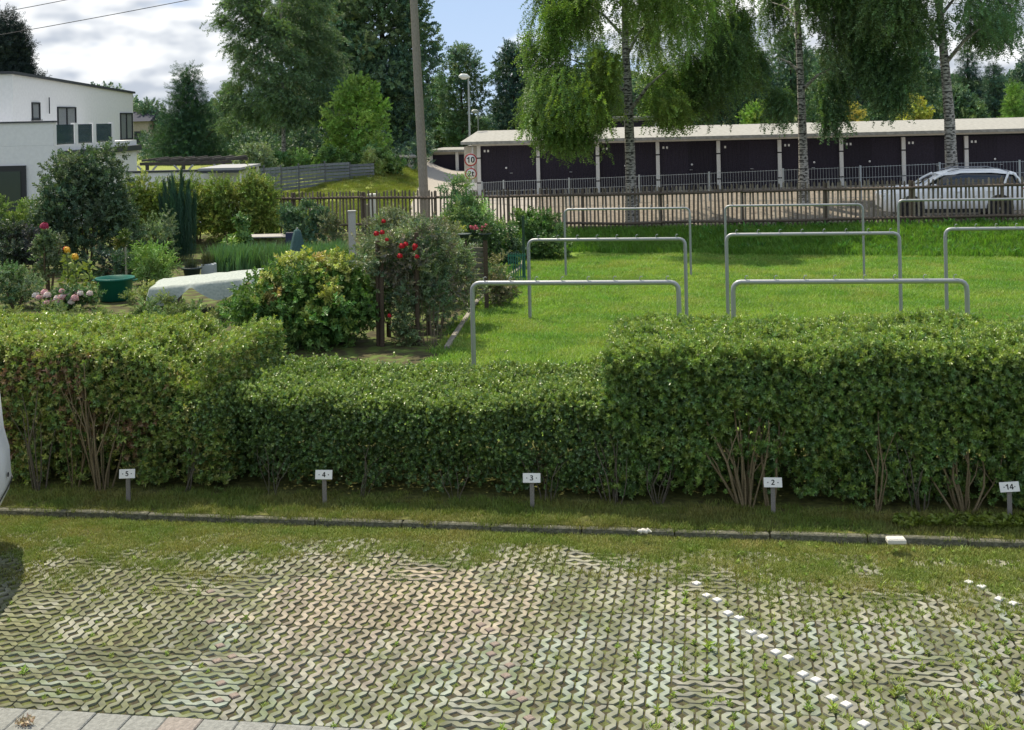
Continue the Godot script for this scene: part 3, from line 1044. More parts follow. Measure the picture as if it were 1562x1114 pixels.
func make_picket_fence():
	var tones := []
	for c in [[0.15, 0.125, 0.098], [0.20, 0.17, 0.135], [0.12, 0.10, 0.08], [0.25, 0.215, 0.175]]:
		tones.append(textured([[0.0, c[0] * 0.6, c[1] * 0.6, c[2] * 0.6], [1.0, c[0] * 1.35, c[1] * 1.35, c[2] * 1.35]], 0.6, 0.04, 0.9, 0.4, 80 + tones.size()))
	var rail_m := textured([[0.0, 0.06, 0.046, 0.036], [1.0, 0.17, 0.135, 0.108]], 0.8, 0.04, 0.9, 0.4, 86)
	var o := thing("picket_fence", "long weathered brown picket fence at the top of the grass bank", "fence", gpt(3.0, -fence_d(3.0)))
	var inv := o.transform.affine_inverse()
	var pickets := []
	for k in 3:
		var b := MB.new()
		var h := 1.48 + 0.03 * k
		b.prism(PackedVector2Array([Vector2(-0.031, 0), Vector2(0.031, 0), Vector2(0.031, h - 0.05), Vector2(0.011, h), Vector2(-0.011, h), Vector2(-0.031, h - 0.05)]), Transform3D(), 0.022)
		pickets.append(b.done())
	var x := -10.6
	var i := 0
	while x < 18.6:
		var z := -fence_d(x)
		var p := obj("picket", pickets[rng.randi() % 3], tones[rng.randi() % 4], o)
		var yaw := 0.23
		p.transform = inv * Transform3D(Basis(Vector3.UP, -yaw) * Basis(Vector3(0, 0, 1), rng.randf_range(-0.025, 0.025)), Vector3(x, fence_h(x) + rng.randf_range(0.0, 0.06), z))
		x += 0.135 + rng.randf_range(-0.008, 0.008)
		i += 1
	x = -10.6
	while x < 18.4:
		var x2 := x + 2.6
		for hh in [0.32, 1.29]:
			var b := MB.new()
			var a := Vector3(x, fence_h(x) + hh, -fence_d(x) + 0.06)
			var c := Vector3(x2, fence_h(x2) + hh + rng.randf_range(-0.03, 0.03), -fence_d(x2) + 0.06)
			b.tube([inv * a, inv * (a.lerp(c, 0.5) + Vector3(0, rng.randf_range(-0.03, 0.02), 0)), inv * c], [0.047, 0.044, 0.047], 8)
			obj("rail", b.done(), rail_m, o)
		var pb := MB.new()
		var q := Vector3(x, fence_h(x), -fence_d(x) - 0.07)
		pb.tube([inv * (q - Vector3(0, 0.3, 0)), inv * (q + Vector3(0, 1.5, 0))], [0.062, 0.055], 8)
		obj("post", pb.done(), rail_m, o)
		x = x2

# ---------------------------------------------------------------- trees

func trunk_mesh(h: float, r: float, lean: Vector3, limbs: int, lo: float, reach: float, seed_: int) -> ArrayMesh:
	var q := RandomNumberGenerator.new()
	q.seed = seed_
	var b := MB.new()
	var pts := []
	var rad := []
	for i in 9:
		var t := i / 8.0
		pts.append(Vector3(q.randf_range(-0.05, 0.05) * h * 0.12 * t, t * h - 0.3, q.randf_range(-0.05, 0.05) * h * 0.12 * t) + lean * t * t)
		rad.append(r * (1.25 if i == 0 else 1.0) * (1.0 - 0.86 * t))
	b.tube(pts, rad, 9)
	for i in limbs:
		var t := lerpf(lo, 0.9, (i + 0.5) / limbs)
		var k := int(t * 8)
		var p: Vector3 = pts[k].lerp(pts[mini(k + 1, 8)], t * 8 - k)
		var a := i * 2.4 + q.randf()
		var l := reach * q.randf_range(0.55, 1.0) * (1.1 - t * 0.6)
		var e := p + Vector3(cos(a) * l, l * q.randf_range(0.5, 0.9), sin(a) * l)
		b.tube([p, p.lerp(e, 0.5) + Vector3(0, l * 0.1, 0), e], [r * (1 - 0.8 * t) * 0.5, r * (1 - 0.8 * t) * 0.32, r * 0.06], 6)
	return b.done()

func width_at(kind: String, t: float) -> float:
	match kind:
		"cone": return (1.0 - t) * 0.96 + 0.04
		"column": return pow(clampf(1.0 - pow(absf(2.0 * t - 0.9) / 1.1, 3.0), 0, 1), 0.5)
		"pine": return clampf(1.15 - t, 0.2, 1.0) * (0.75 + 0.25 * sin(t * 19.0))
	return pow(clampf(1.0 - pow(absf(2.0 * t - 0.85) / 1.15, 2.4), 0, 1), 0.5)

func tree(called: String, label: String, base: Vector3, h: float, w: float, kind: String, leaf: ArrayMesh, cols: Array, lo: float, lumps: int, per: int, sc: float, bark: Material, group := "", back := 0.6) -> Node3D:
	var o := thing(called, label, "tree", base, group)
	obj("trunk", trunk_mesh(h * 0.92, 0.018 * h + 0.05, Vector3.ZERO, 9, lo, w * 0.4, rng.randi()), bark, o)
	var s := Scatter.new()
	for i in lumps:
		var t := (i + rng.randf()) / lumps
		if kind == "cone" or kind == "pine": t = 1.0 - sqrt(1.0 - t)
		var rad := w * 0.5 * width_at(kind, t)
		var a := i * 2.39996 + rng.randf_range(-0.6, 0.6)
		var f := sqrt(rng.randf_range(0.25, 1.0))
		var lr := w * rng.randf_range(0.10, 0.19) * lerpf(1.0, 0.55, t if kind == "cone" else 0.0)
		var c := Vector3(cos(a) * maxf(rad - lr, 0.0) * f, h * lerpf(lo, 1.0, t), sin(a) * maxf(rad - lr, 0.0) * f)
		var col: Color = tinted(green(cols[rng.randi() % cols.size()]), 0.18)
		var r3 := Vector3(lr, lr * 0.72, lr)
		var lift := 0.35
		if kind == "cone":
			# tiers of boughs that droop a little at their ends
			r3 = Vector3(lr * 1.3, lr * 0.45, lr * 1.3)
			c.y -= rad * f * 0.18
			lift = -0.1
		clump(s, c, r3, per, col, sc, lift, 0.22)
	tag(many("crown", leaf, leaf_mat(back, 0.55, 0.35), s, o), "", "", "", "stuff")
	return o

func birch(called: String, label: String, base: Vector3, h: float, w: float, lo: float, lean: Vector3, r: float, strands: int, cols: Array, bark: Material, low: Array, group := "", hang := 9) -> Node3D:
	# drooping birch: strands of small leaves that hang from rising limbs
	var o := thing(called, label, "tree", base, group)
	obj("trunk", trunk_mesh(h, r, lean, 12, maxf(lo + 0.05, 0.3), w * 0.36, rng.randi()), bark, o)
	var s := Scatter.new()
	var clusters := []
	for i in 34:
		var t := rng.randf()
		var rad := w * 0.5 * width_at("broad", t)
		var a := rng.randf() * TAU
		var f := sqrt(rng.randf_range(0.1, 1.0))
		var at_ := Vector3(cos(a) * rad * f, h * lerpf(lo + 0.14, 1.0, t), sin(a) * rad * f) + lean * 0.6
		clusters.append([at_, tinted(green(cols[rng.randi() % cols.size()]), 0.16), rng.randf_range(0.6, 1.3), maxf(h * lo + 1.5, at_.y - 3.0)])
	for l in low: clusters.append([l, green(cols[0]), 0.7, l.y - 1.0])
	for i in strands:
		var c = clusters[i % clusters.size()] if i % 9 else clusters[rng.randi() % clusters.size()]
		var p: Vector3 = c[0] + Vector3(rng.randf_range(-1, 1), rng.randf_range(-0.6, 0.6), rng.randf_range(-1, 1)) * w * 0.105 * c[2]
		var n := rng.randi_range(2 if hang < 9 else 3, hang)
		var stop: float = c[3] + rng.randf_range(-0.3, 0.5)
		var wave := 0.10 if hang >= 9 else 0.2
		var drift := Vector3(rng.randf_range(-wave, wave), -0.27 if hang >= 9 else -0.16, rng.randf_range(-wave, wave))
		var out := Vector3(p.x, 0, p.z).normalized() * 0.25
		var k := rng.randf_range(0.8, 1.2)
		for j in n:
			if p.y < stop or (p.y < 6.6 and absf(p.x - lean.x * 0.2) < 0.42 and p.z > -0.3 and hang >= 9): break
			s.add(p, aim(drift + out + rv() * 0.16, rng.randf() * TAU, rng.randf_range(0.8, 1.2)), tinted(c[1] * k, 0.2))
			p += drift * rng.randf_range(0.8, 1.2) + out * 0.3
			out *= 0.5
	tag(many("crown", sprig(17, 0.42, 0.085, 0.06, 1.0, 111, 0.25, false, 0.35), leaf_mat(0.85, 0.5, 0.4), s, o), "", "", "", "stuff")
	return o

func make_trees():
	var bark := textured([[0.0, 0.035, 0.03, 0.024], [1.0, 0.12, 0.10, 0.08]], 1.0, 0.04, 0.95, 1.0, 91)
	var white := StandardMaterial3D.new()
	white.albedo_texture = ramp_tex(0.03, [[0.0, 0.02, 0.02, 0.02], [0.40, 0.035, 0.033, 0.03], [0.47, 0.32, 0.31, 0.285], [1.0, 0.54, 0.53, 0.50]], 512, 92)
	white.uv1_triplanar = true
	white.uv1_scale = Vector3(0.3, 0.75, 0.3)
	white.roughness = 0.8
	var far := sprig(15, 0.42, 0.17, 0.10, 0.95, 121, 0.1, false, 0.3)
	var farb := sprig(15, 0.42, 0.21, 0.14, 1.0, 122, 0.1, false, 0.3)
	var needle := sprig(26, 0.55, 0.16, 0.035, 1.05, 123, 0.25, false, 0.25)
	var dark := [Color(0.033, 0.062, 0.037), Color(0.043, 0.075, 0.037), Color(0.026, 0.053, 0.037)]
	var mid := [Color(0.056, 0.098, 0.041), Color(0.076, 0.116, 0.044), Color(0.046, 0.083, 0.044)]
	var light := [Color(0.11, 0.18, 0.028), Color(0.09, 0.155, 0.026), Color(0.14, 0.20, 0.035)]
	var olive := [Color(0.075, 0.115, 0.053), Color(0.098, 0.131, 0.053), Color(0.069, 0.107, 0.057)]
	var gold := [Color(0.22, 0.22, 0.035), Color(0.19, 0.21, 0.04), Color(0.26, 0.22, 0.04)]
	# three weeping birches behind the picket fence
	var fresh := [Color(0.098, 0.150, 0.036), Color(0.122, 0.174, 0.041), Color(0.082, 0.125, 0.038)]
	var cool := [Color(0.073, 0.120, 0.050), Color(0.090, 0.140, 0.048), Color(0.083, 0.125, 0.055)]
	var b1 := at(964, 320, 44.0)
	b1.y = ground(b1.x, b1.z)
	birch("birch", "weeping birch with yellow-green leaves and the thickest white trunk, left of the other two", b1, 13.5, 7.6, 0.17, Vector3(-0.25, 0, 0), 0.23, 4000, fresh, white,
		[Vector3(-2.6, 4.0, 0.8), Vector3(-2.2, 3.9, 0.6), Vector3(-1.6, 3.8, 0.6), Vector3(-3.2, 4.6, 0.4), Vector3(-2.9, 5.6, 0.2), Vector3(-3.1, 6.9, 0), Vector3(1.6, 5.2, 0), Vector3(-1.2, 5.0, 0.8), Vector3(2.3, 6.0, 0)], "weeping birches behind the picket fence")
	var b2 := at(1227, 300, 46.0)
	b2.y = ground(b2.x, b2.z)
	birch("birch", "slim weeping birch between the other two, long strands hiding its trunk", b2, 14.0, 5.4, 0.2, Vector3(-0.3, 0, 0), 0.2, 3200, cool + fresh, white,
		[Vector3(0.4, 3.7, 0.9), Vector3(0.9, 3.9, 0.7), Vector3(-0.9, 4.2, 0.6), Vector3(1.0, 4.8, 0.4), Vector3(0.2, 4.4, 0.9), Vector3(-1.6, 5.6, 0)], "weeping birches behind the picket fence")
	var b3 := at(1452, 275, 45.0)
	b3.y = ground(b3.x, b3.z)
	birch("birch", "leaning weeping birch behind the white car, its bark broken by black patches", b3, 13.5, 7.4, 0.32, Vector3(-0.95, 0, 0), 0.25, 3700, cool, white,
		[Vector3(-2.4, 4.3, 0.8), Vector3(-2.1, 4.5, 0.6), Vector3(-2.8, 5.0, 0.5), Vector3(-3.0, 5.6, 0.2), Vector3(-1.9, 5.3, 0.6), Vector3(-2.6, 6.2, 0.4), Vector3(1.4, 6.6, 0)], "weeping birches behind the picket fence")
	# the tall group behind the slope
	var g := func(px: float, d: float) -> Vector3:
		var v := at(px, 200, d)
		return gpt(v.x, v.z)
	var veil := []
	for i in 46: veil.append(Vector3(-2.9 + 5.9 * (i * 0.618 - floorf(i * 0.618)), 2.6 + 8.0 * i / 46.0, 1.6 * sin(i * 2.3) + 0.6))
	birch("birch", "huge old olive birch with white twigs above the grey slatted fence", g.call(432, 70.0), 17.0, 7.0, 0.02, Vector3(0.3, 0, 0), 0.13, 4600, olive, white, veil, "", 4)
	tree("oak", "very tall dark broadleaf tree behind the utility pole, cut by the picture's top", g.call(585, 80.0), 15.5, 9.0, "broad", farb, mid + olive, 0.10, 150, 46, 0.95, bark)
	tree("oak", "dense dark tree between the old birch and the bright maple", g.call(520, 84.0), 15.0, 6.5, "broad", farb, mid + dark, 0.05, 70, 46, 0.95, bark)
	tree("maple", "bright green young maple above the low white garage", g.call(545, 66.5), 4.6, 4.3, "broad", far, light, 0.04, 60, 40, 0.62, bark)
	tree("tree", "dark bushy tree just left of the utility pole, behind the white garage", g.call(614, 78.0), 6.8, 4.2, "broad", far, dark + mid, 0.0, 55, 40, 0.8, bark)
	tree("spruce", "broad dark larch standing alone behind the pergola", g.call(287, 75.0), 6.4, 6.6, "cone", needle, [Color(0.028, 0.06, 0.026), Color(0.035, 0.072, 0.028), Color(0.022, 0.05, 0.024)], 0.02, 150, 26, 0.8, bark)
	var pine := at(12, 200, 80.0)
	tree("pine", "blackish pine towering over the white house's roof", Vector3(pine.x, 0.5, pine.z), 11.3, 8.6, "pine", needle, [Color(0.010, 0.018, 0.013), Color(0.014, 0.023, 0.016)], 0.25, 260, 50, 1.15, bark)
	tree("poplar", "grey-green poplar beyond the lamp posts", g.call(705, 100.0), 9.3, 5.0, "column", far, olive + mid, 0.02, 60, 40, 0.95, bark)
	tree("lime", "dark round tree right of the lamp posts, with a bare trunk", g.call(785, 95.0), 8.8, 4.8, "broad", far, dark, 0.22, 60, 44, 0.85, bark)
	tree("tree", "low dark tree far beyond the gravel drive, right of the utility pole", g.call(668, 104.0), 6.0, 4.0, "broad", far, mid, 0.0, 40, 36, 0.9, bark)
	tree("tree", "small hazy tree behind the larch's right flank", g.call(352, 92.0), 5.0, 4.2, "broad", far, olive, 0.0, 36, 36, 0.9, bark)
	tree("tree", "round dark tree by the small house with the slate roof", g.call(228, 112.0), 4.2, 5.0, "broad", far, mid, 0.0, 36, 36, 0.9, bark)
	# the wood behind the garages
	var wood := [
		[862, 98, 6.2, 5.0, "broad", dark, "dark tree behind the left birch's hanging strands"],
		[915, 104, 7.0, 5.4, "broad", mid, "mid green tree behind the left birch, left of its trunk"],
		[1018, 100, 5.6, 4.6, "broad", light, "pale green tree right of the left birch's trunk, over the rear garages"],
		[1068, 96, 5.8, 4.0, "broad", mid, "mid green tree at the edge of the wood, right of the rear garages"],
		[1100, 94, 8.6, 6.0, "broad", dark, "tall dark tree in the gap between the left and middle birch"],
		[1150, 92, 7.8, 5.2, "broad", dark, "dark blue-green tree left of the middle birch"],
		[1158, 82, 3.8, 3.4, "broad", light, "low bright tree over the garage roof, left of the middle birch"],
		[1208, 96, 9.0, 6.0, "broad", mid, "tall green tree directly behind the middle birch"],
		[1262, 90, 6.6, 4.6, "broad", mid, "green tree just right of the middle birch"],
		[1292, 80, 3.5, 3.2, "broad", gold, "golden yellow bush-like tree over the garage roof between two birches"],
		[1318, 98, 9.0, 6.4, "broad", dark, "tall dark tree between the middle and leaning birch"],
		[1345, 84, 3.9, 3.8, "broad", mid, "low green tree over the garage roof, left of the leaning birch"],
		[1393, 81, 3.8, 3.0, "broad", gold, "yellow-green tree over the garage roof beside the leaning trunk"],
		[1400, 97, 8.0, 6.0, "broad", mid, "tall tree right behind the leaning birch"],
		[1462, 86, 4.4, 4.6, "broad", mid, "grey-green tree over the garage roof, right of the leaning trunk"],
		[1478, 100, 7.6, 4.6, "cone", dark, "dark spruce right of the leaning birch"],
		[1518, 94, 7.4, 4.0, "cone", dark, "dark spruce second from the picture's right edge"],
		[1548, 84, 5.4, 3.0, "cone", light, "bright green young conifer at the picture's right edge"],
		[1600, 95, 8.5, 6.0, "broad", dark, "dark tree cut by the picture's right edge"]]
	for t in wood:
		var p: Vector3 = g.call(t[0], t[1])
		tree("spruce" if t[4] == "cone" else "tree", t[6], p, t[2], t[3], t[4], needle if t[4] == "cone" else far, t[5], 0.02, int(14 * t[3]), 34, 0.85, bark, "trees of the wood behind the garages")
	tree("tree", "tall dark tree filling the gap behind the old birch and the oaks", g.call(478, 92.0), 15.0, 8.5, "broad", farb, mid + olive, 0.0, 120, 44, 1.0, bark)
	# brush along the foot of the wood
	var brush := Scatter.new()
	for i in 5200:
		var px := rng.randf_range(215.0, 665.0)
		var v := at(px, 200, rng.randf_range(70.0, 90.0))
		if v.x > -5.6 or (px < 400.0 and v.z > -78.0): continue
		brush.add(gpt(v.x, v.z, pow(rng.randf(), 0.8) * (1.5 + 0.7 * sin(px * 0.07) + 0.4 * sin(px * 0.23))), aim(rv() + Vector3(0, 0.5, 0), rng.randf() * TAU, rng.randf_range(0.6, 1.2)), tinted(green((dark + mid)[rng.randi() % 6]), 0.3))
	tag(many("undergrowth", far, leaf_mat(0.5), brush), "dark undergrowth at the foot of the tall trees beyond the slope", "undergrowth", "", "stuff")
	# far woods that close the view
	var s := Scatter.new()
	for i in 42000:
		var a := rng.randf_range(-0.52, 0.52)
		var d := rng.randf_range(150.0, 190.0)
		var x := d * tan(a)
		var top := 3.6 + 3.2 * (sin(a * 31.0) * 0.5 + sin(a * 77.0 + 1.0) * 0.3 + 0.6)
		if a > -0.09 and a < 0.03: top *= 0.75
		s.add(Vector3(x, ground(x, -d) + rng.randf() * top, -d), aim(rv() + Vector3(0, 0.6, 0), rng.randf() * TAU, rng.randf_range(1.1, 2.0)), tinted(green(mid[rng.randi() % 3]), 0.3))
	tag(many("forest", farb, leaf_mat(0.5), s), "far wooded ridge behind the garages and gardens", "forest", "", "stuff")

# ---------------------------------------------------------------- buildings

func window_at(parent: Node, x: float, z0: float, z1: float, y0: float, y1: float, frame_m: Material, glass: Material, room: Material, curtain: bool, cloth: Material):
	# a window in a wall that faces +x, its plane at x; z runs from z0 (near) to z1 (far, smaller)
	var zc := (z0 + z1) / 2
	var yc := (y0 + y1) / 2
	var wz := z0 - z1
	var f := MB.new()
	f.box(Vector3(x + 0.01, y1 - 0.03, zc), Vector3(0.09, 0.06, wz))
	f.box(Vector3(x + 0.01, y0 + 0.03, zc), Vector3(0.09, 0.06, wz))
	f.box(Vector3(x + 0.01, yc, z0 - 0.03), Vector3(0.09, y1 - y0 - 0.12, 0.06))
	f.box(Vector3(x + 0.01, yc, z1 + 0.03), Vector3(0.09, y1 - y0 - 0.12, 0.06))
	if wz > 1.2: f.box(Vector3(x + 0.01, yc, zc), Vector3(0.088, y1 - y0 - 0.12, 0.06))
	var w := obj("window", f.done(), frame_m, parent)
	var r := MB.new()
	r.box(Vector3(x - 0.06, yc, zc), Vector3(0.02, y1 - y0 - 0.1, wz - 0.1))
	obj("room", r.done(), room, w)
	if curtain:
		var c := MB.new()
		for i in 7:
			var zz := lerpf(z0 - 0.12, z0 - wz * 0.5, i / 6.0)
			c.tube([Vector3(x - 0.03, y0 + 0.07, zz), Vector3(x - 0.03, y1 - 0.07, zz)], [0.018 + 0.008 * (i % 2), 0.018], 6, false)
		obj("curtain", c.done(), cloth, w)
	var p := MB.new()
	p.box(Vector3(x - 0.002, yc, zc), Vector3(0.008, y1 - y0 - 0.11, wz - 0.11))
	obj("pane", p.done(), glass, w)

func glass_mat(r: float, g: float, b: float, a: float) -> StandardMaterial3D:
	var m := mat(r, g, b, 0.06, 0.0, 0.5)
	m.transparency = BaseMaterial3D.TRANSPARENCY_ALPHA
	m.albedo_color.a = a
	return m

func make_house():
	var white := textured([[0.0, 0.64, 0.65, 0.66], [1.0, 0.74, 0.745, 0.75]], 3.0, 0.03, 0.9, 0.15, 201)
	var cap := mat(0.045, 0.05, 0.058, 0.5)
	var frame_m := mat(0.025, 0.028, 0.032, 0.45)
	var pane := glass_mat(0.05, 0.08, 0.10, 0.45)
	var room := mat(0.03, 0.035, 0.04, 0.7)
	var cloth := mat(0.42, 0.44, 0.47, 0.9)
	var o := thing("white_house", "modern white cubic house with a balcony of dark glass panels", "house", Vector3(-26.6, 0.0, -56.0))
	var off := -o.position
	var put_box := func(called: String, a: Vector3, b: Vector3, m: Material, parent: Node = o):
		var k := MB.new()
		k.span(a + off, b + off)
		return obj(called, k.done(), m, parent)
	# upper storey with a gently falling roof edge
	var up := MB.new()
	up.prism(PackedVector2Array([Vector2(-48.3, 0.976), Vector2(-48.3, 6.618), Vector2(-63.63, 6.1), Vector2(-63.63, 0.976)]), Transform3D(Basis(Vector3(0, 0, 1), Vector3(0, 1, 0), Vector3(-1, 0, 0)), Vector3(-19.88, 0.0, 0.0) + off), 13.3)
	obj("upper_wall", up.done(), white, o)
	var rf := MB.new()
	rf.prism(PackedVector2Array([Vector2(-48.188, 6.622), Vector2(-48.188, 6.73), Vector2(-63.742, 6.205), Vector2(-63.742, 6.1)]), Transform3D(Basis(Vector3(0, 0, 1), Vector3(0, 1, 0), Vector3(-1, 0, 0)), Vector3(-19.768, 0.0, 0.0) + off), 13.5)
	obj("roof", rf.done(), cap, o)
	var low = put_box.call("lower_wall", Vector3(-44.8, -2.524, -46.2), Vector3(-17.5, 3.776, -56.42), white)
	put_box.call("parapet", Vector3(-44.8, 3.78, -46.2), Vector3(-17.5, 4.644, -46.55), white)
	put_box.call("parapet_cap", Vector3(-44.8, 4.648, -46.144), Vector3(-17.444, 4.714, -46.606), cap)
	put_box.call("rear_wall", Vector3(-32.2, -2.524, -56.424), Vector3(-19.922, 0.972, -63.56), white)
	put_box.call("fascia", Vector3(-17.499, 3.3, -46.62), Vector3(-17.304, 3.538, -56.56), cap)
	window_at(o, -19.88 + off.x, -50.176 + off.z, -51.016 + off.z, 4.784, 5.512, frame_m, pane, room, false, cloth)
	window_at(o, -19.88 + off.x, -52.99 + off.z, -55.216 + off.z, 3.846, 5.344, frame_m, pane, room, true, cloth)
	window_at(o, -19.88 + off.x, -61.46 + off.z, -63.42 + off.z, 3.706, 5.092, frame_m, pane, room, false, cloth)
	var slit := MB.new()
	slit.tube([Vector3(-19.782, 5.036, -51.87) + off, Vector3(-19.782, 5.736, -51.87) + off], [0.025, 0.025], 8)
	obj("wall_lamp", slit.done(), frame_m, o)
	var dp := MB.new()
	dp.tube([Vector3(-17.44, 0.0, -47.0) + off, Vector3(-17.44, 3.25, -47.0) + off], [0.05, 0.05], 8)
	obj("downpipe", dp.done(), mat(0.40, 0.42, 0.44, 0.5, 0.3), o)
	for r in [[-50.6, 0.95, 4.75], [-62.4, 2.1, 3.67]]:
		put_box.call("sill", Vector3(-19.875, r[2], r[0] - r[1] / 2), Vector3(-19.76, r[2] + 0.04, r[0] + r[1] / 2), cap)
	# balcony
	var tint := glass_mat(0.045, 0.075, 0.095, 0.8)
	for r in [[-46.62, -48.44], [-48.93, -50.54], [-51.1, -53.0]]:
		put_box.call("balcony_panel", Vector3(-17.54, 3.779, r[0]), Vector3(-17.52, 4.56, r[1]), tint)
	for r in [-48.69, -50.82, -53.2]:
		put_box.call("balcony_post", Vector3(-17.67, 3.779, r - 0.18), Vector3(-17.503, 4.62, r + 0.18), white)
	# ground-floor window looking out on the garden
	var gw := MB.new()
	gw.span(Vector3(-23.8, 0.836, -46.186) + off, Vector3(-18.55, 3.034, -46.102) + off)
	var gwo := obj("window", gw.done(), frame_m, o)
	var gp := MB.new()
	gp.span(Vector3(-23.66, 0.948, -46.095) + off, Vector3(-18.732, 2.824, -46.081) + off)
	obj("pane", gp.done(), mat(0.03, 0.045, 0.05, 0.08, 0.0, 0.6), gwo)
	# white garden wall and flat carport beside the house
	var c := thing("carport", "low white carport wall with a flat dark-edged roof behind the garden hedge", "carport", gpt(-12.5, -47.0))
	var co := -c.position
	var k := MB.new()
	k.span(Vector3(-15.0, 0.2, -47.0) + co, Vector3(-10.25, 2.62, -47.25) + co)
	obj("wall", k.done(), white, c)
	k = MB.new()
	k.span(Vector3(-15.0, 2.623, -46.95) + co, Vector3(-11.6, 2.70, -47.3) + co)
	obj("wall_cap", k.done(), cap, c)
	k = MB.new()
	k.span(Vector3(-11.9, 2.703, -45.8) + co, Vector3(-10.3, 2.79, -49.5) + co)
	obj("roof", k.done(), mat(0.30, 0.31, 0.32, 0.8), c)
	k = MB.new()
	k.span(Vector3(-11.95, 2.60, -45.78) + co, Vector3(-10.28, 2.702, -45.85) + co)
	obj("fascia", k.done(), cap, c)
	for zz in [-46.1, -49.3]:
		k = MB.new()
		k.tube([Vector3(-10.4, 0.2, zz) + co, Vector3(-10.4, 2.7, zz) + co], [0.06, 0.06], 8)
		obj("post", k.done(), white, c)
	# pergola
	var pw := mat(0.06, 0.055, 0.055, 0.8)
	var pg := thing("pergola", "dark timber pergola with braced posts between the house and the larch", "pergola", gpt(-13.0, -50.0))
	var po := -pg.position
	for q in [[-50.0, 2.80], [-53.0, 2.84]]:
		k = MB.new()
		k.span(Vector3(-15.4, q[1], q[0]) + po, Vector3(-11.6, q[1] + 0.12, q[0] - 0.09) + po)
		obj("beam", k.done(), pw, pg)
	for i in 7:
		k = MB.new()
		k.span(Vector3(-15.2 + i * 0.57, 2.965, -49.6) + po, Vector3(-15.13 + i * 0.57, 3.05, -53.4) + po)
		obj("rafter", k.done(), pw, pg)
	for xx in [-15.1, -13.6, -11.95]:
		k = MB.new()
		k.span(Vector3(xx - 0.06, 0.3, -49.98) + po, Vector3(xx + 0.06, 2.80, -50.1) + po)
		obj("post", k.done(), pw, pg)
		for sx in [-1, 1]:
			k = MB.new()
			k.tube([Vector3(xx, 2.35, -50.04) + po, Vector3(xx + sx * 0.4, 2.79, -50.04) + po], [0.045, 0.045], 6)
			obj("brace", k.done(), mat(0.35, 0.37, 0.40, 0.8), pg)
	# small house with a slate roof, far behind
	var h := thing("small_house", "small distant beige house with a dark slate roof beside the white house", "house", Vector3(-35.6, 0.7, -112.0))
	k = MB.new()
	k.box(Vector3(0, 1.9, 0), Vector3(5.4, 4.4, 5.0))
	obj("wall", k.done(), textured([[0.0, 0.34, 0.29, 0.22], [1.0, 0.46, 0.40, 0.31]], 3.0, 0.03), h)
	k = MB.new()
	k.prism(PackedVector2Array([Vector2(-2.9, 4.0), Vector2(2.9, 4.0), Vector2(0, 4.95)]), Transform3D(Basis(Vector3(0, 0, -1), Vector3(0, 1, 0), Vector3(1, 0, 0)), Vector3(-3.0, 0, 0)), 6.0)
	obj("roof", k.done(), mat(0.035, 0.04, 0.06, 0.9), h)
	for xx in [-1.6, 0.2, 1.9]:
		k = MB.new()
		k.box(Vector3(xx, 2.5, 2.49), Vector3(0.9, 1.2, 0.06))
		obj("window", k.done(), mat(0.04, 0.045, 0.05, 0.2), h)

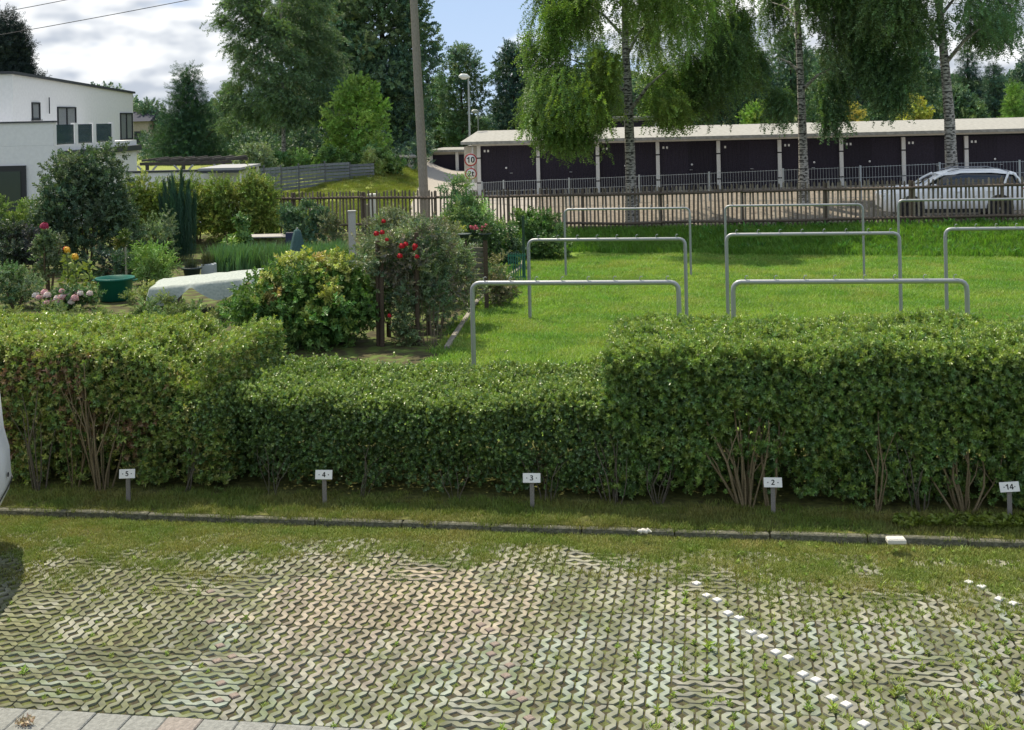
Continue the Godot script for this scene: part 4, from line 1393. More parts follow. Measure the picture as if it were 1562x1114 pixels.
func make_garages():
	var door_m := []
	for i in 4:
		var v: float = [1.0, 1.2, 0.85, 1.08][i]
		door_m.append(textured([[0.0, 0.018 * v, 0.015 * v, 0.024 * v], [1.0, 0.036 * v, 0.030 * v, 0.046 * v]], 1.5, 0.03, 0.75, 0.2, 210 + i))
	var post_m := textured([[0.0, 0.55, 0.54, 0.51], [1.0, 0.76, 0.75, 0.72]], 0.8, 0.04, 0.85, 0.3, 215)
	var roof_m := textured([[0.0, 0.20, 0.20, 0.185], [0.6, 0.29, 0.29, 0.27], [1.0, 0.38, 0.38, 0.36]], 2.5, 0.02, 0.85, 0.4, 216)
	var wall_m := textured([[0.0, 0.30, 0.28, 0.24], [0.45, 0.52, 0.49, 0.43], [1.0, 0.66, 0.63, 0.57]], 0.8, 0.05, 0.9, 0.6, 217)
	var dark := mat(0.02, 0.02, 0.022, 0.5, 0.3)
	var white := mat(0.75, 0.75, 0.74, 0.6)
	var start := Vector3(-1.64, 0.75, -58.6)
	var o := thing("garage_row", "long row of dark-doored garages with white posts and a pale flat roof", "garages", start, "", 0.0)
	o.rotation.y = -0.087
	var bay := 2.86
	var n := 12
	var top := func(i: float) -> float: return 2.36 + i * 0.012
	var L := bay * n
	var b := MB.new()
	b.span(Vector3(-0.75, -0.6, -0.2), Vector3(-0.10, 2.30, -6.6))
	obj("end_wall", b.done(), wall_m, o)
	b = MB.new()
	b.span(Vector3(-0.1, -0.6, -6.4), Vector3(L, 2.35, -6.6))
	obj("rear_wall", b.done(), wall_m, o)
	b = MB.new()
	b.prism(PackedVector2Array([Vector2(0.55, 2.42), Vector2(0.55, 2.56), Vector2(-6.8, 2.98), Vector2(-6.8, 2.82)]), Transform3D(Basis(Vector3(0, 0, 1), Vector3(0, 1, 0), Vector3(-1, 0, 0)) , Vector3(L + 0.3, 0, 0)), L + 1.1)
	var ro := obj("roof", b.done(), roof_m, o)
	ro.rotation.z = 0.004
	b = MB.new()
	b.span(Vector3(-0.3, 2.33, -0.02), Vector3(L, 2.415, 0.12))
	var fa := obj("lintel", b.done(), post_m, o)
	fa.rotation.z = 0.004
	b = MB.new()
	b.span(Vector3(-0.3, 2.30, -0.2), Vector3(L, 2.6, -0.3))
	obj("header", b.done(), dark, o)
	for i in n + 1:
		b = MB.new()
		b.slab(Vector3(i * bay, 0.88, 0.03), Vector3(0.17, 2.95, 0.2), 0.01)
		var p := obj("post", b.done(), post_m, o)
		for hh in [0.55, 1.75]:
			b = MB.new()
			b.box(Vector3(i * bay, hh, 0.12), Vector3(0.22, 0.06, 0.03))
			obj("hinge", b.done(), dark, p)
	var plank := MB.new()
	plank.slab(Vector3(0, 1.12, 0), Vector3(0.188, 2.44, 0.03), 0.004)
	var pm := plank.done()
	for i in n:
		var door := Node3D.new()
		put(door, "garage_door", o)
		door.position = Vector3(i * bay + bay / 2, 0.0, -0.02)
		for k in 14:
			var q := obj("plank", pm, door_m[(i * 3 + k / 7) % 4], door)
			q.position = Vector3(-bay / 2 + 0.185 + k * 0.1915, 0, rng.randf_range(-0.004, 0.004))
		b = MB.new()
		b.tube([Vector3(0.07, 1.0, 0.03), Vector3(0.07, 1.0, 0.09), Vector3(0.20, 1.0, 0.09)], [0.018, 0.018, 0.016], 6)
		obj("handle", b.done(), mat(0.5, 0.5, 0.5, 0.4, 0.6), door)
		for k in [[-1.15, 2.08], [-0.98, 2.08]] if i != 4 else [[-1.1, 2.05]]:
			b = MB.new()
			b.box(Vector3(k[0], k[1], 0.022), Vector3(0.085, 0.11, 0.008))
			obj("number_plate", b.done(), white, door)
		if i % 3 != 1:
			b = MB.new()
			b.lathe(Vector3(0, 0, 0), [[0.05, 0.0], [0.05, 0.012], [0.01, 0.02]], 10)
			var v := obj("lock_plate", b.done(), white, door)
			v.transform = Transform3D(Basis(Vector3(1, 0, 0), PI / 2), Vector3(-0.12 + 0.3 * (i % 2), 1.25, 0.018))
	b = MB.new()
	b.tube([Vector3(-0.28, 2.3, 0.2), Vector3(-0.28, 0.5, 0.2), Vector3(-0.34, 0.25, 0.24), Vector3(-0.55, 0.15, 0.3)], [0.05, 0.05, 0.05, 0.05], 8)
	obj("downpipe", b.done(), mat(0.6, 0.61, 0.62, 0.5), o)
	# second garages whose top shows over the roof
	var far := func(called: String, label: String, pos: Vector3, turn: float, bays: int, bw: float, hh: float, deep: float, doors: bool):
		var g := thing(called, label, "garages", pos, "", turn)
		var m := MB.new()
		m.span(Vector3(0, -1.5, -0.15), Vector3(bays * bw, hh, -deep))
		obj("wall", m.done(), wall_m, g)
		m = MB.new()
		m.span(Vector3(-0.25, hh + 0.003, 0.35), Vector3(bays * bw + 0.25, hh + 0.16, -deep - 0.2))
		obj("roof", m.done(), roof_m, g)
		for i in bays + 1:
			m = MB.new()
			m.box(Vector3(i * bw, hh / 2 - 0.4, 0.0), Vector3(0.2, hh + 0.8, 0.2))
			obj("post", m.done(), post_m, g)
		if doors:
			for i in bays:
				m = MB.new()
				m.box(Vector3((i + 0.5) * bw, hh / 2 - 0.3, -0.1), Vector3(bw - 0.24, hh + 0.2, 0.08))
				obj("garage_door", m.done(), door_m[i % 4], g)
	var a := at(908, 200, 96.0)
	far.call("rear_garages", "second row of garages showing above the long roof behind the left birch", Vector3(a.x, 2.9, a.z), -0.05, 3, 2.4, 1.15, 6.0, true)
	a = at(658, 262, 85.0)
	far.call("drive_garages", "two dark garages with a pale sloping roof at the end of the gravel drive", Vector3(a.x, 0.7, a.z), -0.12, 2, 1.85, 1.35, 6.0, true)
	var wm := textured([[0.0, 0.50, 0.50, 0.48], [1.0, 0.70, 0.70, 0.68]], 2.0, 0.03, 0.9, 0.3, 218)
	var w0 := at(578, 240, 71.0)
	var wg := thing("white_garage", "low white garage with a wooden door end, sunk into the grass slope", "garage", Vector3(w0.x, 1.1, w0.z), "", 0.13)
	b = MB.new()
	b.span(Vector3(0, -0.6, 0), Vector3(2.0, 1.06, -5.0))
	obj("wall", b.done(), wm, wg)
	b = MB.new()
	b.span(Vector3(-0.15, 1.063, 0.18), Vector3(2.2, 1.16, -5.2))
	obj("roof", b.done(), roof_m, wg)
	for i in 3:
		b = MB.new()
		b.box(Vector3(0.02 + i * 0.85, 0.3, 0.02), Vector3(0.04, 1.5, 0.04))
		obj("seam", b.done(), post_m, wg)
	b = MB.new()
	b.box(Vector3(2.03, 0.35, -1.4), Vector3(0.06, 1.4, 2.4))
	obj("garage_door", b.done(), mat(0.12, 0.09, 0.07, 0.8), wg)
	b = MB.new()
	b.span(Vector3(1.3, -0.5, 0.003), Vector3(1.75, 0.45, 0.05))
	obj("hatch", b.done(), mat(0.36, 0.33, 0.30, 0.85), wg)

func make_slat_fence():
	var slat_m := [mat(0.15, 0.175, 0.20, 0.6), mat(0.18, 0.205, 0.23, 0.6), mat(0.13, 0.15, 0.175, 0.6)]
	var post_m := mat(0.12, 0.13, 0.14, 0.5, 0.3)
	var nodes := []
	for q in [[378, 258, 54.0], [402, 256, 55.0], [428, 255, 56.2], [455, 252.5, 57.6], [495, 249, 60.0], [533, 250.5, 61.2], [571, 252, 62.3]]:
		nodes.append(at(q[0], q[1], q[2]))
	var o := thing("slat_fence", "stepped grey mesh fence woven with horizontal privacy strips beyond the garden", "fence", gpt(nodes[3].x, nodes[3].z))
	var off := -o.position
	for i in nodes.size() - 1:
		var a: Vector3 = nodes[i] + off
		var c: Vector3 = nodes[i + 1] + off
		var e := c - a
		var L := Vector2(e.x, e.z).length()
		var bas := Basis(Vector3.UP, -atan2(e.z, e.x))
		var panel := Node3D.new()
		put(panel, "fence_panel", o)
		panel.transform = Transform3D(bas, a)
		var sm := MB.new()
		sm.box(Vector3(L / 2, 0, 0), Vector3(L - 0.06, 0.125, 0.012))
		var mesh := sm.done()
		var tall := 1.12 if i < 4 else 0.95
		var k := 0
		while k * 0.16 < tall:
			var s := obj("slat", mesh, slat_m[(i + k * 2) % 3], panel)
			s.position = Vector3(0, -0.08 - k * 0.16, 0.012 * (k % 2))
			k += 1
		for v in int(L / 0.2):
			if v % 2 == 0:
				var rb := MB.new()
				rb.box(Vector3(0.1 + v * 0.2, -tall / 2, 0.03), Vector3(0.012, tall, 0.012))
				obj("rod", rb.done(), slat_m[1], panel)
		var pb := MB.new()
		pb.box(a + Vector3(0, -0.75, -0.03), Vector3(0.07, 1.7, 0.07))
		obj("post", pb.done(), post_m, o)
	# white gate pillar and small box below it
	var g := at(567, 300, 46.5)
	var p := thing("gate_pillar", "white mesh-sided pillar standing in the grass behind the picket fence", "pillar", Vector3(g.x, ground(g.x, g.z), g.z))
	var b := MB.new()
	b.span(Vector3(-0.13, -0.2, -0.13), Vector3(0.13, 1.18, 0.13))
	obj("post", b.done(), textured([[0.0, 0.38, 0.39, 0.40], [1.0, 0.66, 0.67, 0.68]], 0.25, 0.05, 0.8, 0.3, 221), p)
	b = MB.new()
	b.span(Vector3(-0.16, 1.183, -0.16), Vector3(0.16, 1.24, 0.16))
	obj("cap", b.done(), mat(0.7, 0.7, 0.68, 0.8), p)
	b = MB.new()
	b.span(Vector3(-0.40, -0.2, -0.1), Vector3(-0.15, 0.85, 0.1))
	obj("box", b.done(), mat(0.24, 0.23, 0.17, 0.8), p)

# ---------------------------------------------------------------- poles, lamps, signs, mesh fence, wires

func make_poles():
	var wood := textured([[0.0, 0.16, 0.14, 0.115], [0.5, 0.26, 0.235, 0.20], [1.0, 0.36, 0.33, 0.29]], 0.7, 0.04, 0.9, 0.5, 231)
	wood.uv1_scale = Vector3(2.4, 0.3, 2.4)
	var grey := mat(0.36, 0.39, 0.39, 0.5, 0.3)
	var foot := at(649, 330, 44.8)
	foot.y = ground(foot.x, foot.z)
	var o := thing("utility_pole", "tall leaning wooden utility pole rising behind the picket fence", "pole", foot)
	var lean := at(630, -20, 44.8) - foot
	var b := MB.new()
	var top := lean * (1.0 + 2.6 / lean.y)
	b.tube([Vector3(0, -0.4, 0), lean * 0.3, lean * 0.7, top], [0.18, 0.175, 0.155, 0.13], 12)
	obj("shaft", b.done(), wood, o)
	b = MB.new()
	b.tube([top + Vector3(-0.8, -0.5, 0.14), top + Vector3(0.8, -0.5, 0.14)], [0.05, 0.05], 8)
	obj("crossarm", b.done(), wood, o)
	var tip := foot + top
	var lines := [[-0.7, Vector3(-40.0, 6.2, -46.0), "power line", "upper overhead wire running left from the utility pole over the white house"], [0.7, Vector3(-40.0, 5.35, -44.5), "power line", "lower overhead wire running left from the utility pole over the white house"],
		[-0.7, Vector3(45.0, 8.2, -60.0), "power line", "upper overhead wire running right from the utility pole"], [0.7, Vector3(45.0, 7.6, -58.0), "power line", "lower overhead wire running right from the utility pole"]]
	var wire := mat(0.05, 0.05, 0.055, 0.6)
	for l in lines:
		var a := tip + Vector3(l[0], -0.42, 0.14)
		a.y = tip.y - (0.5 if l[3].begins_with("upper") else 1.25)
		var w := MB.new()
		var pts := []
		var rr := []
		for i in 17:
			var t := i / 16.0
			pts.append(a.lerp(l[1], t) + Vector3(0, -1.5 * 4.0 * t * (1 - t) * 0.35, 0) - a)
			rr.append(0.014)
		w.tube(pts, rr, 5)
		var wo := obj("power_line", w.done(), wire)
		wo.position = a
		tag(wo, l[3], "power line", "overhead wires")
	# street lamps
	for q in [[717, 240, 117, 66.0, "tallest street lamp, by the corner of the long garage row", 0.30], [712, 225, 193, 118.0, "small distant street lamp left of the tall one", 0.3], [730, 215, 170, 96.0, "middle-sized street lamp over the left end of the garage roof", 0.30]]:
		var p := at(q[0], q[1], q[3])
		p.y = ground(p.x, p.z)
		var hgt: float = at(q[0], q[2], q[3]).y - p.y
		var l := thing("street_lamp", q[4], "street lamp", p, "street lamps by the garages")
		b = MB.new()
		b.tube([Vector3(0, -0.2, 0), Vector3(0, hgt * 0.5, 0), Vector3(0, hgt - 0.06, 0)], [0.07, 0.06, 0.045], 10)
		obj("pole", b.done(), grey, l)
		b = MB.new()
		b.tube([Vector3(0.06, hgt - 0.03, 0.05), Vector3(-0.1, hgt + 0.02, 0.2), Vector3(-0.34, hgt + 0.03, 0.45), Vector3(-0.48, hgt, 0.6)], [0.05, 0.13, 0.14, 0.05], 10)
		obj("lamp_head", b.done(), mat(0.62, 0.65, 0.63, 0.4), l)
		b = MB.new()
		b.tube([Vector3(-0.12, hgt - 0.08, 0.22), Vector3(-0.34, hgt - 0.085, 0.45)], [0.07, 0.07], 8)
		obj("diffuser", b.done(), mat(0.7, 0.72, 0.68, 0.3), l)
	# speed and weight limit signs
	var sp := at(719, 290, 52.5)
	sp.y = ground(sp.x, sp.z)
	var s := thing("road_sign", "round speed limit 10 sign above a round 2 t weight limit sign", "road sign", sp)
	b = MB.new()
	var y10: float = at(719, 244, 52.5).y - sp.y
	b.tube([Vector3(0, -0.3, 0), Vector3(0, y10 + 0.3, 0)], [0.035, 0.035], 8)
	obj("post", b.done(), grey, s)
	var red := mat(0.42, 0.05, 0.05, 0.5)
	var wht := mat(0.74, 0.74, 0.72, 0.5)
	var ink := mat(0.015, 0.015, 0.015, 0.6)
	for q in [[y10, "10", 0.275], [y10 - 0.60, "2t", 0.255]]:
		b = MB.new()
		b.lathe(Vector3.ZERO, [[0.0, 0.0], [q[2], 0.0], [q[2], 0.012], [0.0, 0.012]], 28)
		var ring := obj("disc", b.done(), red, s)
		ring.transform = Transform3D(Basis(Vector3(1, 0, 0), PI / 2), Vector3(0, q[0], 0.04))
		b = MB.new()
		b.lathe(Vector3.ZERO, [[q[2] * 0.8, 0.0], [q[2] * 0.8, 0.004], [0.0, 0.004]], 28)
		var face := obj("face", b.done(), wht, ring)
		face.position.y = 0.0125
		var f := SystemFont.new()
		f.font_names = PackedStringArray(["Droid Sans"])
		f.font_weight = 700
		var tm := TextMesh.new()
		tm.text = q[1]
		tm.font = f
		tm.font_size = 64
		tm.pixel_size = 0.0058 * q[2] / 0.3
		tm.depth = 0.003
		var t := obj("number", tm, ink, ring)
		t.transform = Transform3D(Basis(Vector3(1, 0, 0), -PI / 2), Vector3(0, 0.0185, 0))
	b = MB.new()
	b.slab(Vector3(0, y10 - 1.15, 0.045), Vector3(0.5, 0.3, 0.01), 0.002)
	obj("plate", b.done(), wht, s)
	# double-rod mesh fence in front of the garages
	var rod := mat(0.42, 0.46, 0.48, 0.5, 0.4)
	var pts := []
	for q in [[735, 279, 54.0], [768, 277, 53.0], [868, 273.5, 51.5], [975, 269, 50.0], [1082, 264.5, 48.5], [1195, 259.5, 47.2], [1313, 255, 46.0], [1434, 250, 45.0], [1556, 246.5, 44.0], [1690, 241, 43.0]]:
		pts.append(at(q[0], q[1], q[2]))
	var mf := thing("mesh_fence", "grey double-rod mesh fence standing between the birches and the garages", "fence", gpt(pts[4].x, pts[4].z))
	var off := -mf.position
	for i in pts.size() - 1:
		var a: Vector3 = pts[i]
		var c: Vector3 = pts[i + 1]
		var e := c - a
		var L := Vector2(e.x, e.z).length()
		var bas := Basis(Vector3.UP, -atan2(e.z, e.x))
		var slope := e.y / L
		var m := MB.new()
		for hh in [0.0, -0.4, -0.8, -1.15]:
			m.box(Vector3(L / 2, e.y / 2 + hh, 0), Vector3(L, 0.014, 0.012), Basis(Vector3(0, 0, 1), atan(slope)))
		var x := 0.1
		while x < L:
			m.box(Vector3(x, slope * x - 0.58, 0.009), Vector3(0.008, 1.22, 0.008))
			x += 0.11
		var p := obj("mesh_panel", m.done(), rod, mf)
		p.transform = Transform3D(bas, a + off)
		p.set_meta("kind", "stuff")
		b = MB.new()
		b.box(a + off + Vector3(0, -0.75, -0.03), Vector3(0.065, 1.62, 0.05))
		obj("post", b.done(), rod, mf)

# ---------------------------------------------------------------- vehicles

func wheel(parent: Node3D, pos: Vector3, r: float, axis_z: bool, tyre_m: Material, rim_m: Material):
	var b := MB.new()
	b.lathe(Vector3.ZERO, [[r * 0.62, -0.11], [r * 0.94, -0.11], [r, -0.07], [r, 0.07], [r * 0.94, 0.11], [r * 0.62, 0.11], [r * 0.62, -0.11]], 24)
	var w := obj("wheel", b.done(), tyre_m, parent)
	w.transform = Transform3D(Basis(Vector3(1, 0, 0), PI / 2) if axis_z else Basis(Vector3(0, 0, 1), PI / 2), pos)
	b = MB.new()
	for k in 5:
		var a := TAU * k / 5
		b.box(Vector3(cos(a), 0, sin(a)) * r * 0.34, Vector3(r * 0.6, 0.16, r * 0.17), Basis(Vector3.UP, -a))
	b.lathe(Vector3.ZERO, [[0.0, -0.09], [r * 0.15, -0.09], [r * 0.15, 0.09], [0.0, 0.09]], 12)
	obj("rim", b.done(), rim_m, w)

func loft(rows: Array) -> ArrayMesh:
	# rows: stations along x; each a half section [z, y] from the sill up to the middle, mirrored in z
	var b := MB.new()
	b.smooth(true)
	for i in rows.size() - 1:
		for sg in [1.0, -1.0]:
			for j in rows[i][1].size() - 1:
				var q := []
				for k in [[i, j], [i + 1, j], [i + 1, j + 1], [i, j + 1]]:
					var s = rows[k[0]]
					q.append(Vector3(s[0], s[1][k[1]][1], s[1][k[1]][0] * sg))
				if sg > 0: b.quad(q[0], q[3], q[2], q[1])
				else: b.quad(q[0], q[1], q[2], q[3])
	b.smooth(false)
	for e in [0, rows.size() - 1]:
		var s = rows[e]
		for j in s[1].size() - 1:
			var a := Vector3(s[0], s[1][j][1], s[1][j][0])
			var c := Vector3(s[0], s[1][j + 1][1], s[1][j + 1][0])
			b.quad(a, c, Vector3(c.x, c.y, -c.z), Vector3(a.x, a.y, -a.z))
	return b.done()

func make_vehicles():
	var paint := mat(0.80, 0.81, 0.83, 0.28, 0.0, 0.5)
	paint.clearcoat_enabled = true
	paint.clearcoat = 0.7
	var black := mat(0.02, 0.02, 0.022, 0.6)
	var glass := mat(0.012, 0.015, 0.02, 0.06, 0.0, 0.6)
	var rim := mat(0.25, 0.26, 0.28, 0.35, 0.7)
	var lamp := mat(0.45, 0.015, 0.015, 0.2)
	var clear := mat(0.6, 0.62, 0.65, 0.15)
	# white car behind the picket fence, nose to the left
	var base := at(1450, 335, 41.6)
	base.y = ground(base.x, base.z)
	var car := thing("parked_car", "white estate-like off-road car parked behind the picket fence", "car", base)
	car.rotation.y = -0.14
	var sec := func(w: float, sill: float, belt: float, top: float) -> Array:
		return [[w * 0.90, sill], [w * 0.99, sill + 0.12], [w, sill + 0.30], [w * 0.985, belt - 0.14], [w * 0.93, belt], [w * 0.55, top], [0.0, top + 0.015]]
	var body := [[-2.40, sec.call(0.62, 0.42, 0.80, 0.84)], [-2.32, sec.call(0.80, 0.30, 0.90, 0.93)], [-2.05, sec.call(0.90, 0.26, 1.0, 1.05)], [-1.4, sec.call(0.935, 0.26, 1.05, 1.10)], [-0.95, sec.call(0.94, 0.27, 1.06, 1.12)], [0.0, sec.call(0.945, 0.27, 1.07, 1.12)], [1.4, sec.call(0.94, 0.27, 1.10, 1.14)], [2.1, sec.call(0.90, 0.30, 1.12, 1.15)], [2.36, sec.call(0.80, 0.36, 1.08, 1.10)], [2.42, sec.call(0.68, 0.44, 0.95, 1.0)]]
	obj("body", loft(body), paint, car)
	var cab := func(w: float, lo: float, hi: float) -> Array:
		return [[w, lo], [w * 0.97, lo + (hi - lo) * 0.4], [w * 0.86, hi - 0.04], [w * 0.76, hi], [0.0, hi + 0.03]]
	obj("glasshouse", loft([[-1.02, cab.call(0.86, 1.0, 1.08)], [-0.35, cab.call(0.88, 1.0, 1.50)], [0.3, cab.call(0.88, 1.0, 1.59)], [1.3, cab.call(0.87, 1.0, 1.58)], [1.9, cab.call(0.85, 1.0, 1.50)], [2.22, cab.call(0.83, 1.0, 1.14)]]), glass, car)
	var rf := func(w: float, y: float) -> Array: return [[w, y - 0.07], [w * 0.98, y - 0.01], [w * 0.8, y + 0.03], [0.0, y + 0.05]]
	obj("roof", loft([[-0.46, rf.call(0.72, 1.47)], [0.2, rf.call(0.78, 1.62)], [1.2, rf.call(0.78, 1.62)], [1.85, rf.call(0.76, 1.55)], [2.02, rf.call(0.72, 1.50)]]), paint, car)
	for sz in [-1, 1]:
		for pl in [[[-1.05, 1.1, 0.87], [-0.42, 1.50, 0.74]], [[1.55, 1.08, 0.87], [1.75, 1.56, 0.75]], [[2.18, 1.12, 0.84], [1.9, 1.53, 0.72]]]:
			var b := MB.new()
			b.tube([Vector3(pl[0][0], pl[0][1], sz * pl[0][2]), Vector3((pl[0][0] + pl[1][0]) / 2, (pl[0][1] + pl[1][1]) / 2 + 0.03, sz * (pl[0][2] * 0.5 + pl[1][2] * 0.5 + 0.03)), Vector3(pl[1][0], pl[1][1], sz * pl[1][2])], [0.045, 0.045, 0.045], 6)
			obj("pillar", b.done(), paint, car)
		var rail := MB.new()
		rail.tube([Vector3(-0.2, 1.60, sz * 0.66), Vector3(0.2, 1.69, sz * 0.68), Vector3(1.4, 1.69, sz * 0.68), Vector3(1.8, 1.58, sz * 0.66)], [0.018, 0.018, 0.018, 0.018], 6)
		obj("roof_rail", rail.done(), rim, car)
		for xx in [-1.45, 1.42]:
			var b := MB.new()
			b.lathe(Vector3.ZERO, [[0.0, 0.0], [0.43, 0.0], [0.43, 0.03], [0.36, 0.04], [0.0, 0.01]], 26)
			var arch := obj("wheel_arch", b.done(), black, car)
			arch.transform = Transform3D(Basis(Vector3(1, 0, 0), sz * PI / 2), Vector3(xx, 0.40, sz * 0.925))
			wheel(car, Vector3(xx, 0.34, sz * 0.86), 0.345, true, black, rim)
		var sk := MB.new()
		sk.box(Vector3(0, 0.30, sz * 0.925), Vector3(2.0, 0.13, 0.05))
		obj("sill_trim", sk.done(), black, car)
		var t := MB.new()
		t.slab(Vector3(2.28, 0.98, sz * 0.72), Vector3(0.34, 0.14, 0.24), 0.03)
		obj("tail_light", t.done(), lamp, car)
		t = MB.new()
		t.slab(Vector3(-2.22, 0.80, sz * 0.66), Vector3(0.34, 0.13, 0.26), 0.03)
		obj("headlight", t.done(), clear, car)
		t = MB.new()
		t.slab(Vector3(-0.72, 1.13, sz * 1.02), Vector3(0.16, 0.14, 0.2), 0.03)
		obj("mirror", t.done(), paint, car)
		for xx in [0.0, 1.0]:
			t = MB.new()
			t.slab(Vector3(xx + 0.1, 0.94, sz * 0.95), Vector3(0.2, 0.03, 0.03), 0.008)
			obj("door_handle", t.done(), paint, car)
	# white van in the bay on the left; only its corner is in the picture
	var vb := Vector3(-6.19, 0.0, -10.8)
	var van := thing("parked_van", "white van parked beside the tall left hedge, only its corner in view", "van", vb)
	van.rotation.y = PI / 2 + 0.15
	var vs := func(w: float, sill: float, top: float) -> Array:
		return [[w * 0.82, sill], [w * 0.97, minf(sill + 0.28, top - 0.5)], [w, minf(sill + 0.42, top - 0.4)], [w * 0.985, minf(sill + 0.75, top - 0.28)], [w * 0.93, minf(1.25, top - 0.2)], [w * 0.86, top - 0.13], [w * 0.74, top - 0.03], [0.0, top]]
	obj("body", loft([[-2.62, vs.call(0.84, 0.38, 0.90)], [-2.5, vs.call(0.95, 0.30, 1.06)], [-1.95, vs.call(0.99, 0.28, 1.22)], [-1.15, vs.call(1.0, 0.28, 2.08)], [-0.8, vs.call(1.0, 0.28, 2.22)], [1.2, vs.call(1.0, 0.28, 2.24)], [2.0, vs.call(1.0, 0.28, 2.22)], [2.42, vs.call(0.97, 0.29, 2.17)], [2.56, vs.call(0.90, 0.34, 2.05)]]), paint, van)
	for sz in [-1, 1]:
		for xx in [-1.6, 1.15]: wheel(van, Vector3(xx, 0.33, sz * 0.9), 0.33, true, black, rim)
		var b := MB.new()
		b.slab(Vector3(0.0, 1.62, sz * 0.905), Vector3(1.7, 0.55, 0.03), 0.01, Basis(Vector3(1, 0, 0), -sz * 0.10))
		obj("side_window", b.done(), glass, van)
		b = MB.new()
		b.slab(Vector3(2.53, 1.05, sz * 0.72), Vector3(0.08, 0.55, 0.16), 0.02)
		obj("tail_light", b.done(), lamp, van)
		b = MB.new()
		b.tube([Vector3(1.75, 0.60, sz * 1.0), Vector3(2.1, 0.66, sz * 1.003), Vector3(2.4, 0.70, sz * 0.985), Vector3(2.53, 0.72, sz * 0.93)], [0.008, 0.008, 0.008, 0.008], 5)
		obj("bumper_seam", b.done(), black, van)
		b = MB.new()
		b.lathe(Vector3.ZERO, [[0.0, 0.0], [0.026, 0.0], [0.024, 0.008], [0.0, 0.009]], 12)
		var sn := obj("parking_sensor", b.done(), black, van)
		sn.transform = Transform3D(Basis(Vector3(1, 0, 0), sz * PI / 2), Vector3(2.15, 0.80, sz * 1.0))
	var b2 := MB.new()
	b2.slab(Vector3(-1.57, 1.675, 0), Vector3(0.03, 0.92, 1.44), 0.01, Basis(Vector3(0, 0, 1), -0.75))
	obj("windscreen", b2.done(), glass, van)
	b2 = MB.new()
	b2.slab(Vector3(-2.60, 0.52, 0), Vector3(0.08, 0.22, 1.5), 0.02)
	obj("bumper_grille", b2.done(), black, van)
	for sz in [-1, 1]:
		b2 = MB.new()
		b2.slab(Vector3(-2.50, 0.80, sz * 0.70), Vector3(0.16, 0.17, 0.36), 0.03)
		obj("headlight", b2.done(), clear, van)
		b2 = MB.new()
		b2.slab(Vector3(-1.3, 1.35, sz * 1.08), Vector3(0.12, 0.24, 0.18), 0.03)
		obj("mirror", b2.done(), black, van)
	b2 = MB.new()
	b2.slab(Vector3(2.50, 1.62, 0), Vector3(0.08, 0.62, 1.36), 0.02)
	obj("rear_window", b2.done(), glass, van)

# ---------------------------------------------------------------- the allotment garden

func plant(called: String, label: String, cat: String, base: Vector3, mesh: ArrayMesh, lumps: Array, cols: Array, density: float, sc: float, lift := 0.4, group := "", back := 0.7) -> Node3D:
	var o := thing(called, label, cat, base, group)
	shrub_on(o, mesh, leaf_mat(back, 0.5, 0.45), lumps, cols.map(green), density, sc, "foliage", lift)
	var twig := mat(0.10, 0.075, 0.045, 0.9)
	var top: Vector3 = lumps[0][0]
	for i in 3:
		var b := MB.new()
		var a := i * 2.1
		b.tube([Vector3(cos(a) * 0.06, -0.05, sin(a) * 0.06), Vector3(cos(a) * 0.15, top.y * 0.5, sin(a) * 0.15), top + Vector3(cos(a), 0, sin(a)) * 0.25], [0.035, 0.028, 0.012], 6)
		obj("stem", b.done(), twig, o)
	return o

func bloom(r: float, petals: int, seed_: int) -> ArrayMesh:
	var q := RandomNumberGenerator.new()
	q.seed = seed_
	var m := MB.new()
	for i in petals:
		var y := 1.0 - 1.5 * (i + 0.5) / petals
		var a := i * 2.39996
		var s := sqrt(maxf(0.0, 1.0 - y * y))
		var n := Vector3(cos(a) * s, y, sin(a) * s)
		var t := n.cross(Vector3(0.1, 0.9, 0.3)).normalized().rotated(n, q.randf() * TAU)
		var u := n.cross(t)
		var k := r * q.randf_range(0.38, 0.55)
		var v := q.randf_range(0.75, 1.2)
		m.color(Color(v, v * q.randf_range(0.85, 1.1), v))
		var p := n * r * q.randf_range(0.75, 1.0)
		m.quad(p - t * k, p + u * k * 0.9 + n * k * 0.3, p + t * k, p - u * k * 0.9 - n * k * 0.2)
	return m.done()

func bloom_mat(r: float, g: float, b: float) -> StandardMaterial3D:
	var m := leaf_mat(0.5, 0.6, 0.35)
	m.albedo_color = lin(r, g, b)
	return m

